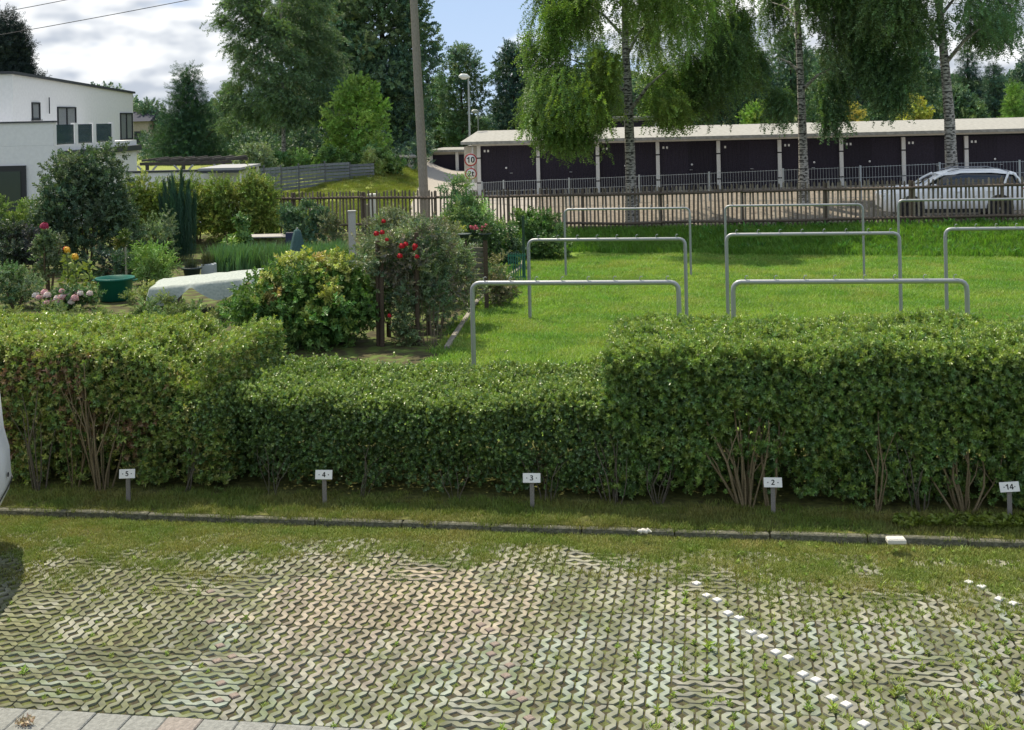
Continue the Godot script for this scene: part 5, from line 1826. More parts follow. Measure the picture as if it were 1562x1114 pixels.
func make_garden():
	var leaf := sprig(14, 0.2, 0.085, 0.05, 0.95, 141, 0.1, true, 0.3)
	var small := sprig(15, 0.18, 0.06, 0.03, 0.9, 142, 0.05, true, 0.3)
	var big := sprig(9, 0.26, 0.17, 0.10, 1.0, 143, 0.2, true, 0.28)
	var lance := sprig(13, 0.3, 0.15, 0.035, 0.9, 144, 0.2, true, 0.3)
	var needle := sprig(20, 0.3, 0.07, 0.012, 0.35, 145, -0.1, false, 0.25)
	var wood := textured([[0.0, 0.045, 0.033, 0.024], [1.0, 0.12, 0.09, 0.065]], 0.5, 0.04, 0.9, 0.4, 241)
	var old := textured([[0.0, 0.20, 0.20, 0.19], [0.5, 0.40, 0.40, 0.39], [1.0, 0.58, 0.58, 0.57]], 0.35, 0.05, 0.9, 0.6, 242)
	var deep := [Color(0.03, 0.055, 0.028), Color(0.04, 0.068, 0.03), Color(0.026, 0.048, 0.03)]
	var mid := [Color(0.05, 0.095, 0.026), Color(0.065, 0.11, 0.03), Color(0.045, 0.08, 0.028)]
	var lime := [Color(0.13, 0.18, 0.03), Color(0.17, 0.19, 0.035), Color(0.10, 0.16, 0.03)]
	var pale := [Color(0.10, 0.135, 0.06), Color(0.085, 0.12, 0.05), Color(0.12, 0.15, 0.065)]
	var G := func(px: float, d: float) -> Vector3:
		var v := at(px, 300, d)
		return gpt(v.x, v.z)

	# big shrubs and hedges at the back
	plant("shrub", "large grey-green fruit bush hiding the house's corner", "shrub", G.call(132, 38.0), leaf, [[Vector3(0, 1.7, 0), Vector3(1.45, 1.5, 1.3)], [Vector3(-0.5, 2.7, 0), Vector3(1.1, 1.1, 1.0)], [Vector3(0.4, 2.9, 0), Vector3(0.95, 1.05, 0.9)], [Vector3(1.0, 1.4, 0.2), Vector3(0.8, 1.2, 0.8)], [Vector3(-1.1, 1.3, 0.3), Vector3(0.8, 1.1, 0.8)]], [Color(0.05, 0.078, 0.035), Color(0.07, 0.095, 0.045), Color(0.04, 0.068, 0.034)], 20, 1.0)
	var hl := []
	for i in 12: hl.append([Vector3(-2.4 + i * 0.44, 1.15, rng.randf_range(-0.1, 0.1)), Vector3(0.5, 1.12 + 0.08 * sin(i * 1.9), 0.6)])
	hl.append([Vector3(2.2, 1.3, 0.1), Vector3(0.55, 1.25, 0.6)])
	plant("garden_hedge", "yellow-topped garden hedge in front of the carport wall", "hedge", G.call(300, 43.3), small, hl, [Color(0.11, 0.15, 0.022), Color(0.09, 0.125, 0.022), Color(0.15, 0.17, 0.03)], 42, 1.15)
	plant("garden_hedge", "yellow-green hedge below the house's ground-floor window", "hedge", G.call(20, 41.0), small, [[Vector3(-1.2, 1.2, 0), Vector3(1.4, 1.05, 0.7)], [Vector3(0.5, 1.15, 0), Vector3(1.0, 1.0, 0.7)]], [Color(0.11, 0.15, 0.025), Color(0.07, 0.11, 0.024)], 32, 1.15)
	plant("shrub", "dark-leaved bush at the picture's left edge below the yellow-green hedge", "shrub", G.call(22, 36.5), leaf, [[Vector3(-0.2, 0.85, 0), Vector3(0.85, 0.85, 0.7)], [Vector3(0.4, 0.5, 0.2), Vector3(0.5, 0.55, 0.5)]], [Color(0.03, 0.032, 0.028), Color(0.03, 0.045, 0.026)], 26, 0.95)
	# upright juniper: steep plumes
	var j := thing("juniper", "tall blue-green columnar juniper in front of the garden hedge", "juniper", G.call(272, 40.0))
	var js := Scatter.new()
	for k in 20:
		# steep plumes of unequal height
		var pa := k * 2.39996
		var pr := 0.50 * sqrt((k + 0.5) / 20.0)
		var ph := (2.72 - 1.5 * pr * pr / 0.25 * rng.randf_range(0.4, 1.0)) * rng.randf_range(0.86, 1.03)
		var shade := tinted(Color(0.05, 0.125, 0.08), 0.2)
		for i in 170:
			var t := rng.randf()
			var w := 0.17 * pow(1.0 - t, 0.6) + 0.015
			var q := Vector3(cos(pa) * pr * (0.75 + 0.45 * t), 0.05 + t * ph, sin(pa) * pr * (0.75 + 0.45 * t)) + rv() * w
			js.add(q, aim(Vector3(cos(pa) * 0.16, 1, sin(pa) * 0.16) + rv() * 0.13, rng.randf() * TAU, rng.randf_range(0.7, 1.15)), tinted(shade, 0.22))
	tag(many("foliage", needle, leaf_mat(0.4), js, j), "", "", "", "stuff")
	plant("shrub", "fine dusty-green shrub leaning on the juniper's left side", "shrub", G.call(243, 38.6), small, [[Vector3(0, 0.9, 0), Vector3(0.5, 0.95, 0.5)]], pale, 30, 1.0)
	plant("shrub", "young bush with large bright leaves right of the juniper", "shrub", G.call(352, 39.5), big, [[Vector3(0, 0.8, 0), Vector3(0.55, 0.6, 0.45)], [Vector3(0.25, 1.3, 0), Vector3(0.3, 0.35, 0.3)]], [Color(0.09, 0.15, 0.03), Color(0.06, 0.11, 0.028)], 13, 0.8)
	plant("shrub", "grey-green bush before the picket fence, above the closed parasol", "shrub", G.call(462, 40.5), leaf, [[Vector3(0, 1.0, 0), Vector3(0.75, 0.95, 0.6)], [Vector3(-0.35, 1.5, 0), Vector3(0.45, 0.5, 0.4)], [Vector3(0.75, 0.9, 0), Vector3(0.55, 0.75, 0.5)]], [Color(0.045, 0.085, 0.04), Color(0.065, 0.105, 0.05)], 22, 0.9)
	plant("shrub", "bronze-leaved twiggy bush between the grey-green bush and the white post", "shrub", G.call(503, 38.5), small, [[Vector3(0, 0.75, 0), Vector3(0.5, 0.85, 0.45)]], [Color(0.085, 0.075, 0.035), Color(0.07, 0.085, 0.035)], 30, 1.0)
	plant("shrub", "feathery pale green elder bush before the road sign", "shrub", G.call(703, 37.0), lance, [[Vector3(0, 1.5, 0), Vector3(0.75, 0.75, 0.6)], [Vector3(-0.1, 2.1, 0), Vector3(0.5, 0.5, 0.4)], [Vector3(0.5, 1.0, 0), Vector3(0.75, 0.75, 0.6)], [Vector3(-0.35, 0.9, 0), Vector3(0.6, 0.8, 0.6)]], [Color(0.10, 0.165, 0.05), Color(0.13, 0.19, 0.06), Color(0.075, 0.13, 0.045)], 19, 0.95)
	plant("shrub", "dark leafy bush between the elder and the green gate", "shrub", G.call(752, 36.0), leaf, [[Vector3(0, 0.75, 0), Vector3(0.6, 0.75, 0.5)], [Vector3(0.5, 0.4, 0), Vector3(0.5, 0.45, 0.5)]], mid + deep, 28, 0.95)
	plant("shrub", "bright creeper-like bush climbing the picket fence at the lawn's corner", "shrub", G.call(818, 38.4), leaf, [[Vector3(-0.35, 0.9, 0), Vector3(0.6, 0.75, 0.5)], [Vector3(0.45, 0.8, -0.1), Vector3(0.6, 0.7, 0.5)], [Vector3(0.1, 0.35, 0.5), Vector3(0.9, 0.45, 0.5)]], [Color(0.075, 0.135, 0.03), Color(0.055, 0.10, 0.028)], 28, 0.95)
	plant("shrub", "yellow-green clump right of the rose hedge, below the elder", "shrub", G.call(678, 33.5), small, [[Vector3(0, 0.9, 0), Vector3(0.5, 0.55, 0.45)], [Vector3(0.3, 1.25, 0), Vector3(0.3, 0.3, 0.3)]], lime, 34, 0.95)

	# beds in the middle
	var bed := Scatter.new()
	var reed := blades(46, 0.16, 0.62, 0.028, 0.28, 146)
	for i in 320:
		var p := gpt(rng.randf_range(-9.15, -5.15), -rng.randf_range(36.0, 37.6))
		bed.add(p, aim(Vector3(0, 1, 0) + rv() * 0.05, rng.randf() * TAU, rng.randf_range(0.95, 1.35)), tinted(Color(0.14, 0.27, 0.11), 0.2))
	tag(many("flag_leaves", reed, leaf_mat(0.7), bed), "bed of upright sword-shaped green leaves behind the tarpaulin table", "plants", "", "stuff")
	plant("dome_shrub", "rounded shrub with lime and yellow young leaves in front of the parasol", "shrub", Vector3(gr(448, 548).x, 0, -24.6), leaf, [[Vector3(0, 0.7, 0), Vector3(1.55, 0.85, 1.3)], [Vector3(0.1, 1.15, 0), Vector3(1.0, 0.55, 0.9)], [Vector3(-0.75, 0.8, 0.2), Vector3(0.7, 0.65, 0.7)], [Vector3(0.85, 0.8, 0.1), Vector3(0.65, 0.7, 0.7)]], [Color(0.05, 0.10, 0.022), Color(0.065, 0.12, 0.024), Color(0.09, 0.14, 0.028)], 46, 0.85)
	var dome := get_node("dome_shrub")
	shrub_on(dome, leaf, leaf_mat(0.85), [[Vector3(-0.15, 1.55, 0.1), Vector3(0.6, 0.28, 0.6)], [Vector3(0.5, 1.5, 0.2), Vector3(0.6, 0.28, 0.5)], [Vector3(-0.7, 1.3, 0.2), Vector3(0.4, 0.22, 0.4)], [Vector3(-0.5, 0.98, 0.7), Vector3(0.3, 0.2, 0.3)], [Vector3(0.35, 0.72, 1.0), Vector3(0.22, 0.16, 0.2)], [Vector3(0.7, 1.1, 0.6), Vector3(0.3, 0.2, 0.3)]], [Color(0.48, 0.52, 0.19), Color(0.40, 0.48, 0.15), Color(0.54, 0.50, 0.24)], 24, 0.85, "young_foliage")
	plant("shrub", "low grey-green bush at the picture's left edge by the white-pink flowers", "shrub", G.call(20, 30.2), small, [[Vector3(0, 0.45, 0), Vector3(0.7, 0.5, 0.6)], [Vector3(-0.3, 0.75, 0), Vector3(0.45, 0.35, 0.4)]], pale + mid, 40, 0.9)
	plant("palm_plant", "arching long-leaved green plant beside the green tub", "plant", G.call(226, 34.0), lance, [[Vector3(0, 0.75, 0), Vector3(0.55, 0.5, 0.45)], [Vector3(0.2, 0.45, 0.1), Vector3(0.45, 0.4, 0.4)]], [Color(0.10, 0.17, 0.035), Color(0.13, 0.20, 0.05)], 24, 0.95, -0.1)
	plant("shrub", "loose border plants right of the green tub", "plants", G.call(228, 30.5), small, [[Vector3(-0.2, 0.22, 0), Vector3(0.5, 0.28, 0.4)], [Vector3(0.4, 0.2, 0.3), Vector3(0.4, 0.25, 0.4)]], [Color(0.16, 0.18, 0.05), Color(0.10, 0.13, 0.04)], 40, 0.8)
	plant("shrub", "low straggly plants under the tarpaulin table", "plants", G.call(330, 28.5), small, [[Vector3(0.5, 0.12, 0), Vector3(0.6, 0.16, 0.4)], [Vector3(-1.0, 0.08, 0.2), Vector3(0.4, 0.12, 0.4)]], [Color(0.13, 0.14, 0.05), Color(0.09, 0.11, 0.04)], 34, 0.8)
	plant("shrub", "dim undergrowth below the large grey-green fruit bush", "shrub", G.call(170, 35.5), leaf, [[Vector3(-0.6, 0.4, 0), Vector3(0.7, 0.5, 0.5)], [Vector3(0.5, 0.35, 0), Vector3(0.6, 0.45, 0.5)]], deep, 26, 0.9)
	var low := []
	for i in 15: low.append([Vector3(-4.0 + i * 0.46, 0.18 + 0.1 * sin(i * 2.7), rng.randf_range(-0.5, 0.5)), Vector3(0.42, 0.24 + 0.1 * sin(i * 1.3), 0.5)])
	plant("border_plants", "low mixed border plants along the back of the tall left hedge", "plants", G.call(190, 27.6), small, low, [Color(0.09, 0.125, 0.035), Color(0.06, 0.10, 0.03), Color(0.12, 0.145, 0.045)], 26, 0.85)
	# sunflowers
	var stalk := mat(0.10, 0.14, 0.04, 0.8)
	var yel := bloom_mat(0.60, 0.36, 0.03)
	for q in [[100, 31.5, 1.30, "sunflower with a yellow head, tallest beside the white-pink flowers"], [112, 31.2, 1.15, "pale-leaved sunflower plant just right of the tallest one"], [133, 31.0, 1.05, "sunflower plant not yet in flower, left of the green tub"]]:
		var o := thing("sunflower", q[3], "sunflower", G.call(q[0], q[1]), "sunflowers left of the green tub")
		var b := MB.new()
		b.tube([Vector3(0, -0.05, 0), Vector3(0.02, q[2] * 0.5, 0), Vector3(-0.02, q[2], 0.02)], [0.022, 0.02, 0.013], 7)
		obj("stem", b.done(), stalk, o)
		var s := Scatter.new()
		for i in 16:
			var y: float = q[2] * (0.2 + 0.78 * i / 16.0)
			s.add(Vector3(0, y, 0), aim(Vector3(cos(i * 2.4), 0.25, sin(i * 2.4)), rng.randf() * TAU, rng.randf_range(0.45, 0.75) * (1.15 - 0.4 * y / q[2])), tinted(Color(0.24, 0.32, 0.075), 0.2))
		many("foliage", sprig(3, 0.16, 0.3, 0.2, 0.5, 147, 0.15, true), leaf_mat(), s, o)
		if q[2] > 1.1:
			var h := obj("flower_head", bloom(0.085, 34, 150), yel, o)
			h.position = Vector3(0.03, q[2], 0.06)
	# white and pink flower mound
	var hy := plant("hydrangea", "mound of white and pink flower heads before the sunflowers", "flowers", G.call(98, 30.0), leaf, [[Vector3(-0.3, 0.22, 0), Vector3(0.55, 0.26, 0.4)], [Vector3(0.3, 0.25, 0), Vector3(0.5, 0.28, 0.4)]], mid, 38, 0.75)
	var fm := [bloom_mat(0.72, 0.62, 0.60), bloom_mat(0.74, 0.70, 0.66), bloom_mat(0.66, 0.40, 0.42)]
	var fl := bloom(0.085, 60, 151)
	for i in 26:
		var o := obj("flower_head", fl, fm[i % 3 if i % 5 else 2], hy)
		var u := rng.randf_range(-0.75, 0.72)
		o.position = Vector3(u, 0.32 + rng.randf_range(-0.14, 0.18) - absf(u) * 0.14, rng.randf_range(0.05, 0.45))
		o.scale = Vector3.ONE * rng.randf_range(0.7, 1.15)
	# rose with magenta flower on the left
	var r1 := plant("rose_bush", "tall thin rose bush with one magenta and one red flower, left of the sunflowers", "rose bush", G.call(72, 33.5), leaf, [[Vector3(0.1, 1.25, 0), Vector3(0.5, 0.4, 0.4)], [Vector3(-0.1, 0.8, 0), Vector3(0.4, 0.5, 0.35)], [Vector3(0.5, 0.8, 0), Vector3(0.3, 0.35, 0.3)]], [Color(0.06, 0.09, 0.035), Color(0.085, 0.105, 0.045)], 22, 0.85)
	for q in [[0.0, 1.78, 0.25, bloom_mat(0.34, 0.035, 0.09), 1.3], [0.57, 1.15, 0.25, bloom_mat(0.50, 0.03, 0.015), 0.8]]:
		var o := obj("flower", fl, q[3], r1)
		o.position = Vector3(q[0], q[1], q[2])
		o.scale = Vector3.ONE * q[4]
	# tub, pots, stake, bench and box
	var tubm := mat(0.008, 0.115, 0.085, 0.4)
	var tb := thing("tub", "big dark green plastic tub left of the arching long-leaved plant", "tub", G.call(172, 31.2))
	var b := MB.new()
	b.lathe(Vector3.ZERO, [[0.0, 0.02], [0.36, 0.02], [0.38, 0.04], [0.455, 0.54], [0.50, 0.55], [0.50, 0.60], [0.44, 0.60], [0.43, 0.5], [0.0, 0.48]], 28)
	obj("body", b.done(), tubm, tb)
	for sx in [-1, 1]:
		b = MB.new()
		b.tube([Vector3(sx * 0.48, 0.52, -0.1), Vector3(sx * 0.56, 0.53, -0.06), Vector3(sx * 0.56, 0.53, 0.06), Vector3(sx * 0.48, 0.52, 0.1)], [0.02, 0.02, 0.02, 0.02], 6)
		obj("handle", b.done(), tubm, tb)
	var pot := thing("plant_pot", "dark wide-rimmed plant pot with spiky leaves in front of the juniper", "pot", G.call(290, 34.2))
	b = MB.new()
	b.lathe(Vector3.ZERO, [[0.0, 0.01], [0.16, 0.01], [0.24, 0.40], [0.29, 0.41], [0.29, 0.46], [0.22, 0.46], [0.21, 0.4], [0.0, 0.39]], 20)
	obj("pot", b.done(), mat(0.03, 0.045, 0.05, 0.5), pot)
	var ps := Scatter.new()
	for i in 6: ps.add(Vector3(rng.randf_range(-0.1, 0.1), 0.4, rng.randf_range(-0.1, 0.1)), aim(Vector3.UP, rng.randf() * 6, rng.randf_range(0.4, 0.7)), tinted(Color(0.07, 0.10, 0.06), 0.2))
	many("leaves", reed, leaf_mat(), ps, pot)
	var gp := thing("plant_pot", "pale grey square planter right of the dark plant pot", "pot", G.call(316, 34.8))
	b = MB.new()
	b.slab(Vector3(0, 0.24, 0), Vector3(0.36, 0.48, 0.36), 0.02)
	obj("pot", b.done(), mat(0.36, 0.40, 0.42, 0.8), gp)
	ps = Scatter.new()
	for i in 5: ps.add(Vector3(rng.randf_range(-0.12, 0.12), 0.45, rng.randf_range(-0.12, 0.12)), aim(Vector3.UP, rng.randf() * 6, rng.randf_range(0.5, 0.8)), tinted(Color(0.08, 0.10, 0.05), 0.2))
	many("leaves", reed, leaf_mat(), ps, gp)
	var st := thing("plant_stake", "thin pale stake with a small leafy climber behind the green tub", "stake", G.call(189, 34.5))
	b = MB.new()
	b.tube([Vector3(0.03, -0.1, 0), Vector3(0, 1.35, 0)], [0.03, 0.028], 8)
	obj("post", b.done(), textured([[0.0, 0.24, 0.22, 0.18], [1.0, 0.42, 0.40, 0.34]], 0.4, 0.04), st)
	shrub_on(st, leaf, leaf_mat(), [[Vector3(0.05, 1.25, 0.05), Vector3(0.28, 0.25, 0.2)]], lime, 40, 0.8)
	var bn := thing("garden_table", "grey slatted garden table in front of the picket fence's left end", "table", G.call(412, 40.2))
	for i in 6:
		b = MB.new()
		b.slab(Vector3(0, 0.72, -0.42 + i * 0.16), Vector3(1.7, 0.04, 0.145), 0.006)
		obj("slat", b.done(), mat(0.36, 0.35, 0.33, 0.8), bn)
	for sx in [-0.75, 0.75]:
		for sz in [-0.35, 0.35]:
			b = MB.new()
			b.box(Vector3(sx, 0.34, sz), Vector3(0.07, 0.7, 0.07))
			obj("leg", b.done(), mat(0.20, 0.19, 0.18, 0.8), bn)
	var ch := thing("garden_chair", "dark blue garden chair back showing left of the closed parasol", "chair", G.call(443, 37.8))
	var navy := mat(0.015, 0.022, 0.055, 0.6)
	b = MB.new()
	b.slab(Vector3(0, 0.78, -0.2), Vector3(0.44, 0.5, 0.05), 0.02, Basis(Vector3(1, 0, 0), -0.15))
	obj("backrest", b.done(), navy, ch)
	b = MB.new()
	b.slab(Vector3(0, 0.45, 0.02), Vector3(0.5, 0.05, 0.46), 0.02)
	obj("seat", b.done(), navy, ch)
	for sx in [-0.22, 0.22]:
		for sz in [-0.2, 0.22]:
			b = MB.new()
			b.tube([Vector3(sx, 0, sz), Vector3(sx, 0.44, sz)], [0.018, 0.018], 6)
			obj("leg", b.done(), navy, ch)
	# table under a pale tarpaulin
	var tp := G.call(318, 29.2) as Vector3
	var tt := thing("tarpaulin_table", "trestle table draped with a pale tarpaulin, its corners hanging in swags", "table", tp, "", 0.0)
	tt.rotation.y = 0.10
	var cloth := textured([[0.0, 0.22, 0.26, 0.235], [0.6, 0.33, 0.37, 0.345], [1.0, 0.42, 0.45, 0.43]], 0.9, 0.02, 0.75, 0.3, 251)
	var tn := 44
	var tm := 26
	var sf := SurfaceTool.new()
	sf.begin(Mesh.PRIMITIVE_TRIANGLES)
	for jj in tm + 1:
		for i in tn + 1:
			var u := float(i) / tn * 3.1 - 1.55
			var v := float(jj) / tm * 2.4 - 1.2
			var hx := 1.28
			var hz := 0.85
			var ox := maxf(absf(u) - hx, 0.0)
			var oz := maxf(absf(v) - hz, 0.0)
			var hang := ox + oz
			var swag := 0.12 + 0.88 * absf(sin((u * 2.4 if oz > ox else v * 2.2) + 0.75))
			var x := signf(u) * minf(absf(u), hx) + signf(u) * ox * 0.25
			var z := signf(v) * minf(absf(v), hz) + signf(v) * oz * 0.25
			var y := 0.80 + 0.07 * u - hang * swag * 1.25
			if hang == 0.0: y += 0.02 * exp(-pow((v + 0.15) / 0.4, 2.0)) - 0.012 * sin(u * 3.0) * sin(v * 4.0)
			y += 0.005 * sin(u * 13.0 + 2.0 * sin(v * 7.0)) + 0.004 * sin(v * 21.0 + u * 9.0)
			if ox > 0.0 and oz > 0.0: y -= minf(ox, oz) * 0.9
			sf.add_vertex(Vector3(x, y, z))
	for jj in tm:
		for i in tn:
			var a := jj * (tn + 1) + i
			for k in [a, a + 1, a + tn + 2, a, a + tn + 2, a + tn + 1]: sf.add_index(k)
	sf.generate_normals()
	obj("tarpaulin", sf.commit(), cloth, tt)
	for q in [[-0.62, 0.72, -0.16], [-0.52, 0.72, 0.22], [0.9, 0.5, 0.1], [-1.0, -0.6, 0.0], [1.0, -0.6, 0.0]]:
		b = MB.new()
		b.tube([Vector3(q[0] - q[2] - 0.1, -0.05, q[1] + 0.12), Vector3(q[0], 0.72 + 0.07 * q[0], q[1])], [0.05, 0.05], 6)
		obj("leg", b.done(), textured([[0.0, 0.16, 0.13, 0.10], [1.0, 0.30, 0.26, 0.20]], 0.4, 0.04), tt)
	b = MB.new()
	b.box(Vector3(0, 0.735, 0), Vector3(2.45, 0.03, 1.6), Basis(Vector3(0, 0, 1), 0.07))
	obj("board", b.done(), wood, tt)
	# closed parasol
	var pr := thing("parasol", "closed dark green parasol standing behind the rounded shrub", "parasol", G.call(452, 29.3))
	b = MB.new()
	b.lathe(Vector3.ZERO, [[0.20, 0.50], [0.27, 0.60], [0.25, 0.9], [0.18, 1.35], [0.11, 1.70], [0.07, 1.88], [0.0, 1.92]], 18, 0.16)
	obj("canopy", b.done(), textured([[0.0, 0.022, 0.06, 0.06], [1.0, 0.075, 0.15, 0.15]], 0.6, 0.03, 0.85), pr)
	b = MB.new()
	b.tube([Vector3(0, 0, 0), Vector3(0, 1.95, 0)], [0.022, 0.02], 8)
	obj("pole", b.done(), mat(0.4, 0.4, 0.4, 0.5, 0.4), pr)
	b = MB.new()
	b.lathe(Vector3.ZERO, [[0.24, 0.0], [0.24, 0.05], [0.05, 0.09], [0.04, 0.2]], 18)
	obj("base", b.done(), mat(0.10, 0.10, 0.10, 0.7), pr)
	# weathered white post
	var wp := thing("garden_post", "weathered white post left of the red roses", "post", G.call(536, 35.5))
	b = MB.new()
	b.slab(Vector3(0, 0.85, 0), Vector3(0.20, 1.95, 0.16), 0.012)
	obj("post", b.done(), old, wp)
	b = MB.new()
	b.slab(Vector3(0, 1.84, 0), Vector3(0.24, 0.04, 0.2), 0.008)
	obj("cap", b.done(), old, wp)

	# rose arch and rose hedge along the edge of the lawn
	var rb := Vector3(gr(607, 530).x, 0, -24.3)
	var ra := thing("rose_arch", "dark timber rose arch smothered in climbing roses with red blooms", "rose arch", rb)
	for q in [[-0.40, 0.1, 2.1], [0.38, 0.1, 2.25], [-0.30, -0.9, 2.2], [0.52, -1.0, 2.2], [-0.32, 0.18, 1.7]]:
		b = MB.new()
		b.tube([Vector3(q[0], -0.1, q[1]), Vector3(q[0] + 0.02, q[2], q[1])], [0.05, 0.045], 8)
		obj("post", b.done(), wood, ra)
	for q in [[-0.95, 2.15]]:
		b = MB.new()
		b.tube([Vector3(-0.6, q[1], q[0]), Vector3(0.65, q[1] + 0.08, q[0])], [0.04, 0.04], 6)
		obj("beam", b.done(), wood, ra)
	var rose_cols := [Color(0.075, 0.105, 0.042), Color(0.06, 0.09, 0.04), Color(0.105, 0.13, 0.055), Color(0.09, 0.085, 0.045)]
	shrub_on(ra, small, leaf_mat(0.7, 0.45, 0.5), [[Vector3(-0.15, 1.75, -0.3), Vector3(0.75, 0.5, 0.7)], [Vector3(0.45, 1.9, -0.5), Vector3(0.65, 0.5, 0.8)], [Vector3(0.1, 1.75, 0.1), Vector3(0.6, 0.45, 0.3)], [Vector3(0.05, 1.0, 0.05), Vector3(0.36, 0.75, 0.25)], [Vector3(-0.45, 1.0, -0.2), Vector3(0.28, 0.7, 0.4)], [Vector3(0.72, 1.2, -0.5), Vector3(0.5, 0.8, 0.7)], [Vector3(0.0, 0.35, 0.1), Vector3(0.4, 0.4, 0.2)]], rose_cols.map(green), 40, 1.0)
	var red := bloom_mat(0.42, 0.008, 0.02)
	var rosem := bloom(0.052, 30, 152)
	for q in [[585, 338, 0.9], [574, 357, 1.1], [583, 355, 1.0], [590, 366, 0.8], [613, 376, 1.2], [619, 373, 1.0], [633, 376, 1.1], [610, 391, 1.1], [636, 392, 0.9], [594, 482, 0.8], [632, 380, 0.7]]:
		var o := obj("rose", rosem, red, ra)
		o.position = at(q[0], q[1], 23.75) - rb
		o.scale = Vector3.ONE * q[2]
	var br := MB.new()
	for i in 14:
		var x := rng.randf_range(0.35, 0.85)
		br.tube([Vector3(x, 0.0, rng.randf_range(-0.3, 0.2)), Vector3(x + rng.randf_range(-0.1, 0.1), 0.9, rng.randf_range(-0.3, 0.1))], [0.008, 0.006], 4, false)
	var brush := obj("bare_stems", br.done(), mat(0.16, 0.13, 0.09, 0.9), ra)
	brush.set_meta("kind", "stuff")
	for q in [[664, 26.2, 0.95, 1.75, "pale dusty rose bushes between the rose arch and the slatted trellis"], [648, 29.5, 1.1, 2.05, "tall wild rose bush with hips behind the rose arch"], [590, 32.5, 1.0, 1.9, "reddish wild rose bush right of the weathered white post"]]:
		var hgt: float = q[3]
		plant("rose_bush", q[4], "rose bush", G.call(q[0], q[1]), small, [[Vector3(0, hgt * 0.5, 0), Vector3(q[2], hgt * 0.5, 0.7)], [Vector3(0.1, hgt * 0.85, 0), Vector3(q[2] * 0.7, hgt * 0.25, 0.5)]], [Color(0.10, 0.125, 0.055), Color(0.08, 0.11, 0.045), Color(0.105, 0.11, 0.055)], 36, 1.0)
	# trellis with flower pots
	var tr := thing("trellis", "dark slatted timber screen between two posts carrying flower pots", "trellis", G.call(723, 28.4))
	for sx in [-0.24, 0.24]:
		b = MB.new()
		b.box(Vector3(sx, 0.8, 0), Vector3(0.10, 1.68, 0.10))
		obj("post", b.done(), wood, tr)
	for i in 9:
		b = MB.new()
		b.slab(Vector3(0, 0.42 + i * 0.125, 0.0), Vector3(0.375, 0.10, 0.03), 0.005, Basis(Vector3(1, 0, 0), 0.25))
		obj("slat", b.done(), textured([[0.0, 0.08, 0.075, 0.06], [1.0, 0.19, 0.18, 0.15]], 0.5, 0.04, 0.9, 0.3, 260 + i % 2), tr)
	var pots := [["flower_pot", "small empty dark pot on the trellis's left post", -0.24, 0.0], ["flower_pot", "dark pot with pink geraniums on the trellis's right post", 0.24, 1.0]]
	for q in pots:
		var fp := thing(q[0], q[1], "flower pot", tr.position + Vector3(q[2], 1.64, 0))
		b = MB.new()
		b.lathe(Vector3.ZERO, [[0.0, 0.0], [0.075, 0.0], [0.12, 0.13], [0.16, 0.135], [0.16, 0.16], [0.10, 0.16], [0.0, 0.12]], 16)
		obj("pot", b.done(), mat(0.03, 0.05, 0.045, 0.6), fp)
		if q[3] > 0:
			shrub_on(fp, small, leaf_mat(), [[Vector3(-0.06, 0.2, 0), Vector3(0.25, 0.12, 0.16)]], mid, 60, 0.7)
			for i in 12:
				var o := obj("flower", rosem, bloom_mat(0.50, 0.12, 0.16), fp)
				o.position = Vector3(rng.randf_range(-0.36, 0.14), 0.22 + rng.randf_range(-0.03, 0.12), rng.randf_range(-0.1, 0.14))
				o.scale = Vector3.ONE * rng.randf_range(0.6, 0.95)
	plant("shrub", "flowering border plants right of the slatted trellis", "plants", G.call(752, 29.0), small, [[Vector3(0, 0.6, 0), Vector3(0.35, 0.65, 0.45)], [Vector3(0.2, 0.3, 0.3), Vector3(0.4, 0.35, 0.4)]], [Color(0.075, 0.105, 0.04), Color(0.12, 0.115, 0.05), Color(0.05, 0.085, 0.03)], 40, 0.9)
	plant("shrub", "low plants along the lawn's edge before the green gate", "plants", G.call(768, 31.5), small, [[Vector3(0, 0.3, 0), Vector3(0.4, 0.4, 0.8)]], mid + lime, 34, 0.8)
	# green gate
	var gt := thing("garden_gate", "small green metal gate at the garden's edge, behind the middle clothes frame", "gate", G.call(786, 33.0))
	var green := mat(0.03, 0.14, 0.10, 0.5)
	for i in 8:
		b = MB.new()
		b.box(Vector3(-0.22 + i * 0.063, 0.42, 0), Vector3(0.03, 0.72, 0.02))
		obj("bar", b.done(), green, gt)
	for y in [0.14, 0.72]:
		b = MB.new()
		b.box(Vector3(0, y, -0.017), Vector3(0.5, 0.04, 0.012))
		obj("rail", b.done(), green, gt)
	var gp2 := thing("garden_post", "tall thin dark green post beside the green gate", "post", G.call(797, 33.6))
	b = MB.new()
	b.tube([Vector3(0, -0.1, 0), Vector3(0, 1.75, 0)], [0.04, 0.04], 8)
	obj("post", b.done(), mat(0.02, 0.05, 0.03, 0.6), gp2)
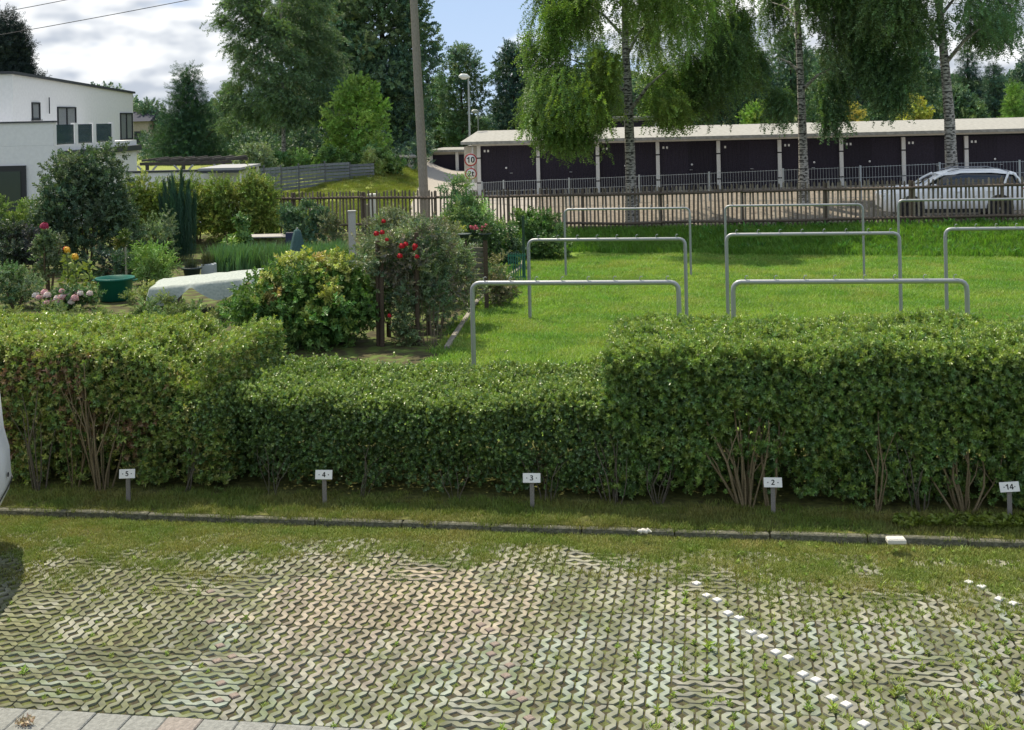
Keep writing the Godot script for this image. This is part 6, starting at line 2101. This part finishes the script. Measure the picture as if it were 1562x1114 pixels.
	# stone edging between beds and lawn
	var em := textured([[0.0, 0.18, 0.16, 0.12], [1.0, 0.38, 0.35, 0.29]], 0.8, 0.04, 0.9, 0.6, 271)
	var ed := Node3D.new()
	put(ed, "lawn_edging", self)
	tag(ed, "", "", "", "structure")
	var eb := MB.new()
	eb.slab(Vector3.ZERO, Vector3(0.10, 0.14, 0.96), 0.012)
	var em2 := eb.done()
	for i in 14:
		var d := 23.6 + i * 1.0
		var p0 := Vector3(border_x(d), 0, -d)
		var p1 := Vector3(border_x(d + 1.0), 0, -d - 1.0)
		var o := obj("edging_stone", em2, em, ed)
		o.transform = Transform3D(Basis(Vector3.UP, atan2(p0.x - p1.x, p0.z - p1.z)), (p0 + p1) * 0.5 + Vector3(0, 0.02, 0))
	# shrubs and weeds along the slope
	plant("shrub", "round grey-green shrub behind the carport roof", "shrub", G.call(388, 60.0), leaf, [[Vector3(0, 1.0, 0), Vector3(1.05, 1.0, 0.9)]], pale, 14, 1.5)
	var cover := []
	for i in 9: cover.append([Vector3(-2.4 + i * 0.72, 0.45 + 0.12 * sin(i * 2.0), rng.randf_range(-0.4, 0.4)), Vector3(0.75, 0.55, 0.7)])
	plant("shrub", "rambling green cover along the top of the grey slatted fence", "shrub", G.call(500, 64.0), leaf, cover, [Color(0.06, 0.115, 0.03), Color(0.09, 0.145, 0.035)], 12, 1.5)
	var mul := plant("shrub", "tall pale seeding weed at the end of the grey slatted fence", "plant", G.call(566, 63.0), lance, [[Vector3(0, 0.8, 0), Vector3(0.3, 0.7, 0.3)], [Vector3(0.25, 0.3, 0), Vector3(0.5, 0.35, 0.4)]], [Color(0.20, 0.22, 0.07), Color(0.15, 0.19, 0.05)], 26, 0.9)

func _ready():
	rng.seed = 77
	light_and_lens()
	var t0 := Time.get_ticks_msec()
	make_grounds()
	make_house()
	make_garages()
	make_slat_fence()
	make_trees()
	make_picket_fence()
	make_poles()
	make_vehicles()
	make_car_park()
	make_hedges()
	make_signs()
	make_frames()
	make_grass()
	make_garden()
